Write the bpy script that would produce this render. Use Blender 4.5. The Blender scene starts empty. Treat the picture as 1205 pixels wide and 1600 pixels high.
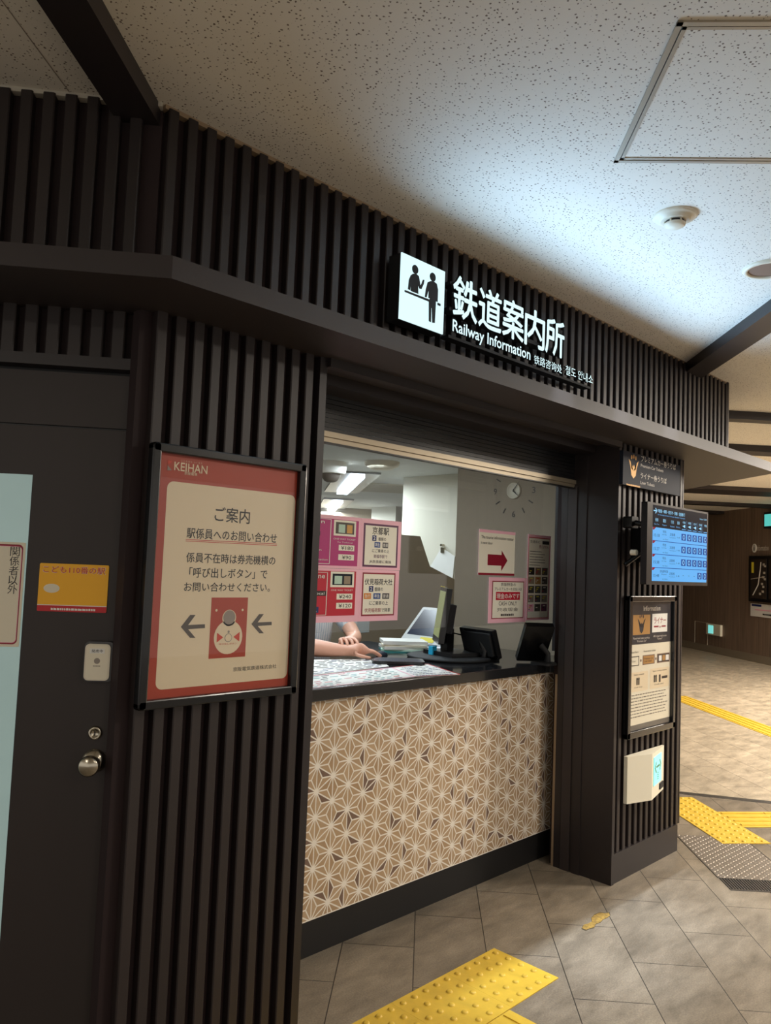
import bpy, bmesh, math, random
from math import sin, cos, pi, radians as R
from mathutils import Vector, Matrix
random.seed(7)
SC = bpy.context.scene
COL = SC.collection

# ------------------------------------------------------------------ camera
F_PX, YAW, PIT, ROL, CAM_H = 1221.07, R(45.326), R(3.881), R(2.275), 1.55
CAM = Vector((0, 0, CAM_H))
FW = Vector((sin(YAW)*cos(PIT), cos(YAW)*cos(PIT), sin(PIT)))
R0 = Vector((cos(YAW), -sin(YAW), 0)); U0 = R0.cross(FW)
RT = R0*cos(ROL)+U0*sin(ROL); UP = U0*cos(ROL)-R0*sin(ROL)
cd = bpy.data.cameras.new('camera'); cam = bpy.data.objects.new('camera', cd); COL.objects.link(cam)
M = Matrix((RT, UP, -FW)).transposed().to_4x4(); M.translation = CAM
cam.matrix_world = M
cd.sensor_fit = 'VERTICAL'; cd.sensor_height = 24.0; cd.lens = F_PX*24.0/1600; cd.clip_start = .02; cd.clip_end = 200
SC.camera = cam

# ------------------------------------------------------------------ world, lights, exposure
W = bpy.data.worlds.new('world'); SC.world = W; W.use_nodes = True
W.node_tree.nodes['Background'].inputs[0].default_value = (1, .94, .86, 1)
W.node_tree.nodes['Background'].inputs[1].default_value = 0.70
SC.view_settings.view_transform = 'Standard'; SC.view_settings.look = 'None'
SC.view_settings.exposure = 0.0; SC.view_settings.gamma = 1.0; SC.view_settings.use_curve_mapping = False
WARM = (1, .91, .79); COOL = (.80, .93, 1)
def area(name, loc, power, color, sx, sy=None, rot=(0, 0, 0), spread=180):
    l = bpy.data.lights.new(name, 'AREA'); l.energy = power; l.color = color; l.shape = 'RECTANGLE'
    l.size = sx; l.size_y = sy or sx; l.spread = R(spread)
    o = bpy.data.objects.new(name, l); COL.objects.link(o); o.location = loc; o.rotation_euler = rot
    return o
CZ = 2.77          # concourse ceiling
# concourse downlights, all outside the frame
area('downlight', (3.3, -0.6, CZ-.03), 45, WARM, .5, rot=(0, 0, R(42)))
area('downlight', (1.0, -1.6, CZ-.03), 22, WARM, .4, rot=(0, 0, R(42)))
area('downlight', (5.6, 0.3, CZ-.03), 110, WARM, .6, rot=(0, 0, R(42)))
area('downlight', (8.4, 0.9, CZ-.03), 190, WARM, .9, rot=(0, 0, R(51)))
area('downlight', (11.6, 1.6, 2.88), 380, WARM, 1.2, rot=(0, 0, R(51)))
area('downlight', (-2.2, .4, CZ-.03), 16, WARM, .5)
# added spots without fixtures, for the cool floor band below the canopy edge
for x in (2.75, 3.25, 3.75):
    sp = bpy.data.lights.new('added_floor_spot', 'SPOT'); sp.energy = 230; sp.color = (.74, .86, 1); sp.spot_size = R(27); sp.spot_blend = 1; sp.shadow_soft_size = .01
    spo = bpy.data.objects.new('added_floor_spot', sp); COL.objects.link(spo); spo.location = (x, 1.69, CZ-.02)
# added cold fill above the canopy ledge, no fixture there, aimed up and outward
area('added_ledge_fill', (2.85, 1.745, 2.31), 14, (.44, .70, 1), 2.1, .03, rot=(R(180+64), 0, 0), spread=130)

# ------------------------------------------------------------------ materials
def lin(c):
    return tuple(((v/255)/12.92 if v/255 <= .04045 else ((v/255+.055)/1.055)**2.4) for v in c)
MATS = {}
def mat(name, rgb=(128, 128, 128), rough=.5, metal=0, emit=0, spec=.5, noise=0, nscale=20, stretch=None, bump=0, bscale=200, coat=0, ecol=None):
    if name in MATS: return MATS[name]
    m = bpy.data.materials.new(name); m.use_nodes = True; MATS[name] = m
    nt = m.node_tree; b = nt.nodes['Principled BSDF']; c = lin(rgb)
    b.inputs['Base Color'].default_value = (*c, 1); b.inputs['Roughness'].default_value = rough
    b.inputs['Metallic'].default_value = metal; b.inputs['Specular IOR Level'].default_value = spec
    b.inputs['Coat Weight'].default_value = coat; b.inputs['Coat Roughness'].default_value = .05
    if emit:
        e = lin(ecol) if ecol else c
        b.inputs['Emission Color'].default_value = (*e, 1); b.inputs['Emission Strength'].default_value = emit
    tc = nt.nodes.new('ShaderNodeTexCoord'); mp = nt.nodes.new('ShaderNodeMapping')
    nt.links.new(tc.outputs['Object'], mp.inputs[0])
    if stretch: mp.inputs['Scale'].default_value = stretch
    if noise:
        n = nt.nodes.new('ShaderNodeTexNoise'); n.inputs['Scale'].default_value = nscale; n.inputs['Detail'].default_value = 5
        nt.links.new(mp.outputs[0], n.inputs['Vector'])
        r = nt.nodes.new('ShaderNodeValToRGB'); r.color_ramp.elements[0].position = .3; r.color_ramp.elements[1].position = .7
        r.color_ramp.elements[0].color = (*[v*(1-noise) for v in c], 1); r.color_ramp.elements[1].color = (*[min(1, v*(1+noise)) for v in c], 1)
        nt.links.new(n.outputs['Fac'], r.inputs[0]); nt.links.new(r.outputs[0], b.inputs['Base Color'])
    if bump:
        n2 = nt.nodes.new('ShaderNodeTexNoise'); n2.inputs['Scale'].default_value = bscale; n2.inputs['Detail'].default_value = 3
        nt.links.new(mp.outputs[0], n2.inputs['Vector'])
        bp = nt.nodes.new('ShaderNodeBump'); bp.inputs['Strength'].default_value = bump; bp.inputs['Distance'].default_value = .002
        nt.links.new(n2.outputs['Fac'], bp.inputs['Height']); nt.links.new(bp.outputs[0], b.inputs['Normal'])
    return m
mat('slat', (40, 32, 31), .45, noise=.18, nscale=6, stretch=(1, 1, .12))
mat('slat_back', (34, 15, 16), .7)
mat('dark_metal', (39, 33, 34), .42, metal=0, noise=.06, nscale=3)
mat('canopy_paint', (50, 43, 43), .5, noise=.05, nscale=3)
mat('door_paint', (45, 37, 35), .5, noise=.08, nscale=5, stretch=(1, 1, .1))
mat('black', (16, 16, 18), .35)
mat('gloss_black', (12, 12, 14), .24, coat=.15)
mat('matt_black', (18, 18, 20), .7)
mat('counter_black', (30, 31, 34), .16, coat=.4)
mat('plinth', (20, 18, 18), .6)
mat('chrome', (190, 182, 165), .22, metal=1)
mat('steel', (150, 150, 152), .33, metal=1)
mat('alu', (160, 148, 128), .4, metal=.7)
mat('beige_jamb', (150, 128, 102), .6)
mat('cream_line', (246, 238, 226), .55)
mat('tan_a', (184, 155, 121), .6); mat('tan_b', (176, 146, 112), .6); mat('tan_c', (192, 164, 131), .6); mat('umber', (122, 97, 82), .6)
mat('white_plastic', (222, 214, 194), .45)
mat('off_white', (232, 224, 202), .6)
mat('paper', (232, 230, 224), .7)
mat('poster_red', (176, 62, 38), .4); mat('poster_cream', (234, 216, 184), .45)
mat('acrylic_red', (200, 30, 40), .4)
mat('ink', (34, 30, 30), .5); mat('ink_grey', (84, 76, 70), .5); mat('ink_faint', (150, 140, 130), .6)
mat('yellow_sign', (250, 184, 20), .4); mat('sign_red', (196, 24, 34), .4); mat('orange_text', (206, 62, 40), .4)
mat('frost', (178, 205, 203), .35, noise=.06, nscale=4, emit=.16, ecol=(190, 225, 225))  # faint emission stands in for office light shining through the glass
mat('pink', (250, 180, 202), .45); mat('notice_cream', (250, 246, 230), .5); mat('notice_pink', (255, 196, 214), .45)
mat('magenta', (190, 50, 126), .45); mat('crimson', (200, 22, 52), .45); mat('maroon', (150, 26, 50), .45); mat('plum', (96, 40, 82), .45)
mat('navy', (30, 46, 110), .4); mat('blue', (34, 76, 150), .4); mat('orange', (226, 140, 40), .4); mat('dkgrey', (70, 70, 72), .4); mat('white', (240, 238, 232), .5)
mat('skin', (216, 160, 134), .5, noise=.05, nscale=14); mat('shirt', (216, 226, 234), .8); mat('hair', (28, 22, 20), .5); mat('trousers', (40, 42, 52), .8)
mat('gold', (196, 150, 86), .35, metal=.4); mat('slate_sign', (30, 36, 48), .6, spec=.2); mat('sign_text', (214, 208, 198), .5)
mat('teal', (60, 150, 150), .4); mat('pale_green', (196, 226, 208), .6); mat('yellow_note', (230, 214, 60), .6)
mat('taupe', (158, 144, 124), .75, noise=.02); mat('office_column', (214, 208, 190), .75); mat('partition', (150, 136, 116), .7); mat('office_wall', (196, 190, 176), .8); mat('office_ceiling', (228, 230, 228), .8, noise=.03, nscale=2); mat('office_floor', (120, 116, 108), .7)
mat('carpet_grey', (86, 84, 82), .9)
mat('tactile', (222, 184, 62), .45, noise=.10, nscale=14, bump=.2, bscale=90)
mat('residue', (146, 116, 48), .7, noise=.45, nscale=60)
mat('glow_sign', (60, 66, 68), .4, emit=1.1, ecol=(216, 246, 250))
mat('glow_tube', (240, 248, 255), .4, emit=14, ecol=(214, 236, 255))
mat('glow_teal', (120, 222, 214), .4, emit=.75, ecol=(130, 226, 222)); mat('green_ink', (14, 120, 84), .4)
mat('lcd_white', spec=.08, rgb=(4, 8, 14), rough=.3, emit=1.0, ecol=(100, 180, 245)); mat('lcd_bright', spec=.08, rgb=(6, 9, 12), rough=.3, emit=1.0, ecol=(150, 215, 252))
mat('lcd_black', spec=.08, rgb=(4, 6, 12), rough=.25, emit=.5, ecol=(4, 14, 34)); mat('lcd_blue', spec=.08, rgb=(4, 20, 60), rough=.3, emit=.9, ecol=(16, 70, 150)); mat('lcd_red', spec=.08, rgb=(90, 10, 20), rough=.3, emit=.5, ecol=(150, 20, 50)); mat('lcd_ink', spec=.08, rgb=(10, 20, 40), rough=.3, emit=.5, ecol=(40, 84, 130))
mat('far_glow', (60, 120, 110), .4, emit=.9, ecol=(90, 200, 190))
mat('pos_screen', (140, 144, 96), .3, emit=.25, ecol=(150, 156, 104)); mat('navy_screen', (20, 30, 56), .25, emit=.05, ecol=(30, 50, 90))  # pos_screen: yellow-green reflection put into its colour and emission
mat('white_bezel', (206, 208, 206), .45); mat('clear_plastic', (196, 206, 208), .15)
mat('map_dark', (52, 42, 34), .4); mat('map_line', (190, 180, 166), .5)

def nodes(m): return m.node_tree.nodes, m.node_tree.links, m.node_tree.nodes['Principled BSDF']
# perforated mineral-fibre ceiling
def ceiling_mat():
    m = mat('ceiling_board', (214, 204, 190), .85); N, L, B = nodes(m)
    tc = N.new('ShaderNodeTexCoord')
    n = N.new('ShaderNodeTexNoise'); n.inputs['Scale'].default_value = 160; L.new(tc.outputs['Object'], n.inputs[0])
    mx = N.new('ShaderNodeMixRGB'); mx.inputs[0].default_value = .006; L.new(tc.outputs['Object'], mx.inputs[1]); L.new(n.outputs['Color'], mx.inputs[2])
    v = N.new('ShaderNodeTexVoronoi'); v.inputs['Scale'].default_value = 88; v.voronoi_dimensions = '2D'; L.new(mx.outputs[0], v.inputs['Vector'])
    sep = N.new('ShaderNodeSeparateColor'); L.new(v.outputs['Color'], sep.inputs[0])
    th = N.new('ShaderNodeMath'); th.operation = 'MULTIPLY_ADD'; th.inputs[1].default_value = .20; th.inputs[2].default_value = .045; L.new(sep.outputs[0], th.inputs[0])
    lt = N.new('ShaderNodeMath'); lt.operation = 'LESS_THAN'; L.new(v.outputs['Distance'], lt.inputs[0]); L.new(th.outputs[0], lt.inputs[1])
    pr = N.new('ShaderNodeMath'); pr.operation = 'GREATER_THAN'; pr.inputs[1].default_value = .45; L.new(sep.outputs[1], pr.inputs[0])
    mu = N.new('ShaderNodeMath'); mu.operation = 'MULTIPLY'; L.new(lt.outputs[0], mu.inputs[0]); L.new(pr.outputs[0], mu.inputs[1])
    mc = N.new('ShaderNodeMixRGB'); mc.inputs[1].default_value = (*lin((230, 225, 214)), 1); mc.inputs[2].default_value = (*lin((120, 108, 96)), 1)
    L.new(mu.outputs[0], mc.inputs[0]); L.new(mc.outputs[0], B.inputs['Base Color'])
    return m
ceiling_mat()
def floor_mat(name, ang, ox, oy, bw, rh, c1, c2, mortar):
    m = mat(name, (140, 128, 112), .38); N, L, B = nodes(m)
    tc = N.new('ShaderNodeTexCoord'); mp = N.new('ShaderNodeMapping'); mp.vector_type = 'POINT'
    # rotate world x,y so that x' runs along the courses
    mp.inputs['Rotation'].default_value = (0, 0, -R(ang)); mp.inputs['Location'].default_value = (ox, oy, 0)
    L.new(tc.outputs['Object'], mp.inputs[0])
    br = N.new('ShaderNodeTexBrick'); br.offset = .5; br.inputs['Scale'].default_value = 1
    br.inputs['Brick Width'].default_value = bw; br.inputs['Row Height'].default_value = rh; br.inputs['Mortar Size'].default_value = .0022; br.inputs['Mortar Smooth'].default_value = .2
    br.inputs['Color1'].default_value = (*lin(c1), 1); br.inputs['Color2'].default_value = (*lin(c2), 1); br.inputs['Mortar'].default_value = (*lin(mortar), 1)
    L.new(mp.outputs[0], br.inputs['Vector'])
    s = N.new('ShaderNodeMapping'); s.inputs['Scale'].default_value = (2.6, 7, 1); s.inputs['Rotation'].default_value = (0, 0, -R(ang)); L.new(tc.outputs['Object'], s.inputs[0])
    n = N.new('ShaderNodeTexNoise'); n.inputs['Scale'].default_value = 1.6; n.inputs['Detail'].default_value = 8; n.inputs['Roughness'].default_value = .68; n.inputs['Distortion'].default_value = .25; L.new(s.outputs[0], n.inputs[0])
    n2 = N.new('ShaderNodeTexNoise'); n2.inputs['Scale'].default_value = 160; n2.inputs['Detail'].default_value = 3; L.new(tc.outputs['Object'], n2.inputs[0])
    mr = N.new('ShaderNodeMapRange'); mr.inputs[1].default_value = .3; mr.inputs[2].default_value = .7; mr.inputs[3].default_value = .62; mr.inputs[4].default_value = 1.32; L.new(n.outputs[0], mr.inputs[0])
    mr2 = N.new('ShaderNodeMapRange'); mr2.inputs[1].default_value = .3; mr2.inputs[2].default_value = .7; mr2.inputs[3].default_value = .80; mr2.inputs[4].default_value = 1.18; L.new(n2.outputs[0], mr2.inputs[0])
    mm = N.new('ShaderNodeMath'); mm.operation = 'MULTIPLY'; L.new(mr.outputs[0], mm.inputs[0]); L.new(mr2.outputs[0], mm.inputs[1])
    vm = N.new('ShaderNodeVectorMath'); vm.operation = 'SCALE'; L.new(br.outputs['Color'], vm.inputs[0]); L.new(mm.outputs[0], vm.inputs['Scale'])
    L.new(vm.outputs[0], B.inputs['Base Color'])
    rr = N.new('ShaderNodeMapRange'); rr.inputs[3].default_value = .32; rr.inputs[4].default_value = .55; L.new(n.outputs[0], rr.inputs[0]); L.new(rr.outputs[0], B.inputs['Roughness'])
    bp = N.new('ShaderNodeBump'); bp.inputs['Strength'].default_value = .35; bp.inputs['Distance'].default_value = .003; L.new(br.outputs['Fac'], bp.inputs['Height']); bp.invert = True
    L.new(bp.outputs[0], B.inputs['Normal'])
    return m
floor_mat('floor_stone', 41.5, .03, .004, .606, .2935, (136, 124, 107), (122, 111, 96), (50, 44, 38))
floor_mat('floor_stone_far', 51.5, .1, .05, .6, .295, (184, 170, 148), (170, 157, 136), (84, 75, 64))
def streak_mat(name, c, rough, amt):
    m = mat(name, c, rough); N, L, B = nodes(m); tc = N.new('ShaderNodeTexCoord'); mp = N.new('ShaderNodeMapping'); mp.inputs['Scale'].default_value = (9, 9, .35); L.new(tc.outputs['Object'], mp.inputs[0])
    n = N.new('ShaderNodeTexNoise'); n.inputs['Scale'].default_value = 2.5; n.inputs['Detail'].default_value = 8; n.inputs['Roughness'].default_value = .7; L.new(mp.outputs[0], n.inputs[0])
    r = N.new('ShaderNodeValToRGB'); a = lin(c); r.color_ramp.elements[0].position = .3; r.color_ramp.elements[1].position = .7
    r.color_ramp.elements[0].color = (*[v*(1-amt) for v in a], 1); r.color_ramp.elements[1].color = (*[v*(1+amt) for v in a], 1)
    L.new(n.outputs[0], r.inputs[0]); L.new(r.outputs[0], B.inputs['Base Color'])
streak_mat('far_wood', (126, 106, 90), .5, .35)
def glass_mat(name, tint=1.0, refl=1.0):
    m = bpy.data.materials.new(name); m.use_nodes = True; MATS[name] = m; nt = m.node_tree
    for n in list(nt.nodes):
        if n.type != 'OUTPUT_MATERIAL': nt.nodes.remove(n)
    out = nt.nodes['Material Output']; tr = nt.nodes.new('ShaderNodeBsdfTransparent'); tr.inputs[0].default_value = (tint, tint, tint, 1)
    gl = nt.nodes.new('ShaderNodeBsdfGlossy'); gl.inputs['Roughness'].default_value = .01; fr = nt.nodes.new('ShaderNodeFresnel'); fr.inputs[0].default_value = 1.5
    ge = nt.nodes.new('ShaderNodeNewGeometry'); io = nt.nodes.new('ShaderNodeMapRange'); io.inputs[3].default_value = 1.5; io.inputs[4].default_value = 1/1.5; nt.links.new(ge.outputs['Backfacing'], io.inputs[0]); nt.links.new(io.outputs[0], fr.inputs[0])
    mx = nt.nodes.new('ShaderNodeMixShader'); nt.links.new(fr.outputs[0], mx.inputs[0]); nt.links.new(tr.outputs[0], mx.inputs[1]); nt.links.new(gl.outputs[0], mx.inputs[2]); nt.links.new(mx.outputs[0], out.inputs[0])
glass_mat('glass', .93); glass_mat('cover_glass', .97)
# striped shirt
m = MATS['shirt']; N, L, B = nodes(m); tc = N.new('ShaderNodeTexCoord'); wv = N.new('ShaderNodeTexWave'); wv.bands_direction = 'X'; wv.inputs['Scale'].default_value = 22; L.new(tc.outputs['Object'], wv.inputs[0])
r = N.new('ShaderNodeValToRGB'); r.color_ramp.elements[0].color = (*lin((176, 196, 212)), 1); r.color_ramp.elements[1].color = (*lin((232, 236, 238)), 1); r.color_ramp.elements[0].position = .1; r.color_ramp.elements[1].position = .3
L.new(wv.outputs[0], r.inputs[0]); L.new(r.outputs[0], B.inputs['Base Color'])

# ------------------------------------------------------------------ frames and mesh builder
def ray(u, v): return FW+RT*((u-602.5)/F_PX)-UP*((v-800)/F_PX)
class Frame:
    """a real plane in the place: origin, right axis, up axis; n points out of the surface"""
    def __init__(s, O, ex, ez):
        s.O = Vector(O); s.ex = Vector(ex).normalized(); s.ez = Vector(ez).normalized(); s.n = s.ex.cross(s.ez).normalized()
    def P(s, a, b, o=0): return s.O+s.ex*a+s.ez*b+s.n*o
    def px(s, u, v, o=0):
        d = ray(u, v); O = s.O+s.n*o; t = (O-CAM).dot(s.n)/d.dot(s.n); q = CAM+d*t-s.O
        return (q.dot(s.ex), q.dot(s.ez))
def FX(y): return Frame((0, y, 0), (1, 0, 0), (0, 0, 1))
DN = Vector((.6243, .7812, 0)); DT = Vector((-.7812, .6243, 0))
def FD(d): return Frame(DN*d, -DT, (0, 0, 1))
def FS(x): return Frame((x, 0, 0), (0, -1, 0), (0, 0, 1))
def FZ(z): return Frame((0, 0, z), (1, 0, 0), (0, 1, 0))
_tc = {}
def textdata(body, bold, sp=1.0):
    k = (body, bold, sp)
    if k not in _tc:
        c = bpy.data.curves.new('t', 'FONT'); c.body = body; c.resolution_u = 2; c.offset = bold; c.align_x = 'LEFT'; c.space_line = sp
        o = bpy.data.objects.new('t', c); COL.objects.link(o); dg = bpy.context.evaluated_depsgraph_get(); dg.update()
        me = bpy.data.meshes.new_from_object(o.evaluated_get(dg))
        vs = [(v.co.x, v.co.y) for v in me.vertices]; fs = [tuple(p.vertices) for p in me.polygons]
        bpy.data.objects.remove(o); bpy.data.curves.remove(c); bpy.data.meshes.remove(me)
        x0 = min(v[0] for v in vs); x1 = max(v[0] for v in vs); y0 = min(v[1] for v in vs); y1 = max(v[1] for v in vs)
        _tc[k] = ([((x-x0)/max(x1-x0, 1e-6), (y-y0)/max(y1-y0, 1e-6)) for x, y in vs], fs)
    return _tc[k]
ROOTLOC = {}
class MB:
    def __init__(s): s.v = []; s.f = []; s.m = []; s.mats = []; s.sm = []
    def mi(s, m):
        if m not in s.mats: s.mats.append(m)
        return s.mats.index(m)
    def add(s, vs, fs, m, smooth=False):
        k = len(s.v); s.v += [Vector(v) for v in vs]; i = s.mi(m)
        for f in fs: s.f.append([k+q for q in f]); s.m.append(i); s.sm.append(smooth)
        return s
    def poly(s, F, pts, o, m): return s.add([F.P(a, b, o) for a, b in pts], [list(range(len(pts)))], m)
    def prism(s, F, pts, o0, o1, m):
        n = len(pts); ar = sum(pts[i][0]*pts[(i+1) % n][1]-pts[(i+1) % n][0]*pts[i][1] for i in range(n))
        if ar < 0: pts = pts[::-1]
        if o0 > o1: o0, o1 = o1, o0
        vs = [F.P(a, b, o0) for a, b in pts]+[F.P(a, b, o1) for a, b in pts]
        fs = [list(range(n))[::-1], list(range(n, 2*n))]+[[i, (i+1) % n, n+(i+1) % n, n+i] for i in range(n)]
        return s.add(vs, fs, m)
    def box(s, F, a0, a1, b0, b1, o0, o1, m): return s.prism(F, [(a0, b0), (a1, b0), (a1, b1), (a0, b1)], o0, o1, m)
    def wbox(s, x0, x1, y0, y1, z0, z1, m): return s.box(FZ(0), x0, x1, y0, y1, z0, z1, m)
    def rbox(s, F, a0, a1, b0, b1, o0, o1, r, m, seg=5):
        p = []
        for cx, cy, st in ((a1-r, b1-r, 0), (a0+r, b1-r, 90), (a0+r, b0+r, 180), (a1-r, b0+r, 270)):
            for k in range(seg+1):
                t = R(st+90*k/seg); p.append((cx+r*cos(t), cy+r*sin(t)))
        if o0 == o1: return s.poly(F, p, o0, m)
        return s.prism(F, p, o0, o1, m)
    def cyl(s, F, a, b, r0, o0, o1, m, n=28, r1=None, ry=1.0):
        r1 = r0 if r1 is None else r1
        vs = [F.P(a+r0*cos(2*pi*k/n), b+r0*ry*sin(2*pi*k/n), o0) for k in range(n)]+[F.P(a+r1*cos(2*pi*k/n), b+r1*ry*sin(2*pi*k/n), o1) for k in range(n)]
        s.add(vs, [[k, (k+1) % n, n+(k+1) % n, n+k] for k in range(n)], m, True)
        s.add(vs[:n], [list(range(n))[::-1]], m); s.add(vs[n:], [list(range(n))], m); return s
    def lathe(s, F, a, b, prof, m, n=32):
        vs = []; fs = []
        for r, o in prof: vs += [F.P(a+r*cos(2*pi*k/n), b+r*sin(2*pi*k/n), o) for k in range(n)]
        for j in range(len(prof)-1): fs += [[j*n+k, j*n+(k+1) % n, (j+1)*n+(k+1) % n, (j+1)*n+k] for k in range(n)]
        s.add(vs, fs, m, True)
        s.add(vs[-n:], [list(range(n))], m); return s
    def disc(s, F, a, b, r, o, m, n=28, ry=1.0): return s.poly(F, [(a+r*cos(2*pi*k/n), b+r*ry*sin(2*pi*k/n)) for k in range(n)], o, m)
    def text(s, F, body, a0, a1, b0, b1, o, m, bold=0, ext=0, sp=1.0):
        if bold >= .01:                    # heavier strokes: the same outline set again a hair to each side
            d = bold*(b1-b0)*.8
            for i, (dx, dz) in enumerate(((d, 0), (-d, 0), (0, d), (0, -d))): s.text(F, body, a0+dx, a1+dx, b0+dz, b1+dz, o-.00003*(i+1), m, 0, ext, sp)
        vs, fs = textdata(body, 0, sp)
        if not ext: return s.add([F.P(a0+x*(a1-a0), b0+y*(b1-b0), o) for x, y in vs], fs, m)
        top = [F.P(a0+x*(a1-a0), b0+y*(b1-b0), o+ext) for x, y in vs]; bot = [F.P(a0+x*(a1-a0), b0+y*(b1-b0), o) for x, y in vs]
        s.add(top, fs, m); cnt = {}
        for f in fs:
            for i in range(len(f)):
                e = (f[i], f[(i+1) % len(f)]); cnt[tuple(sorted(e))] = cnt.get(tuple(sorted(e)), [])+[e]
        n = len(vs); s.add(top+bot, [[e[0][1], e[0][0], n+e[0][0], n+e[0][1]] for e in cnt.values() if len(e) == 1], 'matt_black' if m == 'glow_sign' else m); return s
    def dashes(s, F, a0, a1, b, h, o, m, w=None, rnd=None):
        rnd = rnd or random; a = a0; w = w or h*.9
        while a < a1-h*.4:
            l = min(w*rnd.uniform(.6, 1.9), a1-a); s.poly(F, [(a, b), (a+l, b), (a+l, b+h*rnd.uniform(.75, 1)), (a, b+h)], o, m); a += l+w*.3
        return s
    def tube(s, pts, r, m, n=10, closed=False):
        pts = [Vector(p) for p in pts]; rs = r if isinstance(r, (list, tuple)) else [r]*len(pts); rings = []
        prev = None
        for i, p in enumerate(pts):
            d = (pts[min(i+1, len(pts)-1)]-pts[max(i-1, 0)]).normalized()
            x = prev if prev else (Vector((0, 0, 1)) if abs(d.z) < .9 else Vector((1, 0, 0)))
            x = (x-d*x.dot(d)).normalized(); y = d.cross(x); prev = x
            rings.append([p+x*rs[i]*cos(2*pi*k/n)+y*rs[i]*sin(2*pi*k/n) for k in range(n)])
        vs = [v for q in rings for v in q]; L = len(rings)
        s.add(vs, [[j*n+k, j*n+(k+1) % n, (j+1)*n+(k+1) % n, (j+1)*n+k] for j in range(L-1) for k in range(n)], m, True)
        s.add(rings[0], [list(range(n))[::-1]], m); s.add(rings[-1], [list(range(n))], m); return s
    def build(s, name, parent=None, bevel=0):
        if parent is None:
            xs = [v.x for v in s.v]; ys = [v.y for v in s.v]; zs = [v.z for v in s.v]
            loc = Vector(((min(xs)+max(xs))/2, (min(ys)+max(ys))/2, min(zs)))
        else: loc = ROOTLOC[parent.name]
        me = bpy.data.meshes.new(name); me.from_pydata([v-loc for v in s.v], [], s.f)
        for q in s.mats: me.materials.append(MATS[q])
        me.polygons.foreach_set('material_index', s.m); me.polygons.foreach_set('use_smooth', s.sm); me.update()
        o = bpy.data.objects.new(name, me); COL.objects.link(o)
        ROOTLOC[o.name] = loc.copy()
        if parent is None: o.location = loc
        else: o.parent = parent
        if bevel:
            bv = o.modifiers.new('bevel', 'BEVEL'); bv.width = bevel; bv.segments = 2; bv.limit_method = 'ANGLE'
        return o
def empty(name, loc, label, cat, group=None):
    o = bpy.data.objects.new(name, None); COL.objects.link(o); o.location = loc; o.empty_display_size = .05
    ROOTLOC[o.name] = Vector(loc); return tag(o, label, cat, group)
def tag(o, label, cat, group=None):
    o['label'] = label; o['category'] = cat
    if group: o['group'] = group
    return o
def st(o): o['kind'] = 'structure'; return o

# structure in object space is world space (floor and ceiling textures rely on it)
def struct(mb, name):
    me = bpy.data.meshes.new(name); me.from_pydata(mb.v, [], mb.f)
    for q in mb.mats: me.materials.append(MATS[q])
    me.polygons.foreach_set('material_index', mb.m); me.polygons.foreach_set('use_smooth', mb.sm); me.update()
    o = bpy.data.objects.new(name, me); COL.objects.link(o); ROOTLOC[o.name] = Vector((0, 0, 0)); return st(o)

# ------------------------------------------------------------------ setting
N2 = (.6243, .7812); T2 = (-.7812, .6243)
c51 = Vector((cos(R(51.5)), sin(R(51.5)), 0)); n51 = Vector((sin(R(51.5)), -cos(R(51.5)), 0))
def ln(p, d, t): return (p[0]+d[0]*t, p[1]+d[1]*t)
Z0 = FZ(0)
# floor: first region up to the shutter rail, second beyond it
raila = (5.627, 2.467); railb = (5.92, 1.951)
rd = Vector((railb[0]-raila[0], railb[1]-raila[1])).normalized()
ra = (raila[0]-rd.x*2.6, raila[1]-rd.y*2.6); rb = (railb[0]+rd.x*9, railb[1]+rd.y*9)
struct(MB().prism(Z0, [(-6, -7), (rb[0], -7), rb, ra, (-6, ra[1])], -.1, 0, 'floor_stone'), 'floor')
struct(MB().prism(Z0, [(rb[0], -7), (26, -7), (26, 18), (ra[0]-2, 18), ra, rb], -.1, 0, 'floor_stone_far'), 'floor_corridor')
# ceiling
struct(MB().prism(Z0, [(-6, -7), (9.0, -7), (9.0, 5.5), (-6, 5.5)], CZ, CZ+.1, 'ceiling_board'), 'ceiling')
struct(MB().prism(Z0, [(9.0, -7), (26, -7), (26, 18), (9.0, 18)], 2.93, 3.03, 'ceiling_board'), 'ceiling_corridor')
# far corridor wall
fo = Vector((17.267, 7.587, 0)); fo = fo-c51*fo.dot(c51)
FF = Frame(fo, -c51, (0, 0, 1))
struct(MB().box(FF, -26, -4, 0, 2.93, -.1, 0, 'far_wood'), 'wall_far')
struct(MB().wbox(8, 26, 17.9, 18, 0, 2.93, 'far_wood'), 'wall_corridor_end')
mat('base_grey', (138, 126, 108), .5)
struct(MB().box(FF, -26, -4, 0, .145, 0, .015, 'base_grey'), 'baseboard_far')

# slatted walls
XC = 1.045
SY, UY, FY = 1.975, 1.88, 1.72           # lower slats, upper slats, canopy fascia
SOF, FTOP = 2.235, 2.293
def slat(mb, F, a, w, b0, b1, d=.03):
    # slim rounded batten standing off the back board
    e = .003; p = [(a, -d), (a, -e), (a+e, 0), (a+w-e, 0), (a+w, -e), (a+w, -d)]
    vs = [F.P(x, b0, o) for x, o in p]+[F.P(x, b1, o) for x, o in p]; n = 6
    mb.add(vs, [[i, (i+1) % n, n+(i+1) % n, n+i] for i in range(n)]+[list(range(n))[::-1], list(range(n, 2*n))], 'slat')
F = FX(SY); mb = MB()
mb.box(F, XC-.02, 1.69, 0, SOF, -.07, -.03, 'slat_back')
for k in range(10): slat(mb, F, 1.063+.0599*k, .033, .03, SOF)
mb.box(F, 1.660, 1.69, 0, SOF, -.35, .002, 'dark_metal')
mb.box(F, XC-.02, 1.69, 0, .03, -.05, -.02, 'dark_metal')
struct(mb, 'wall_front')
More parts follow.
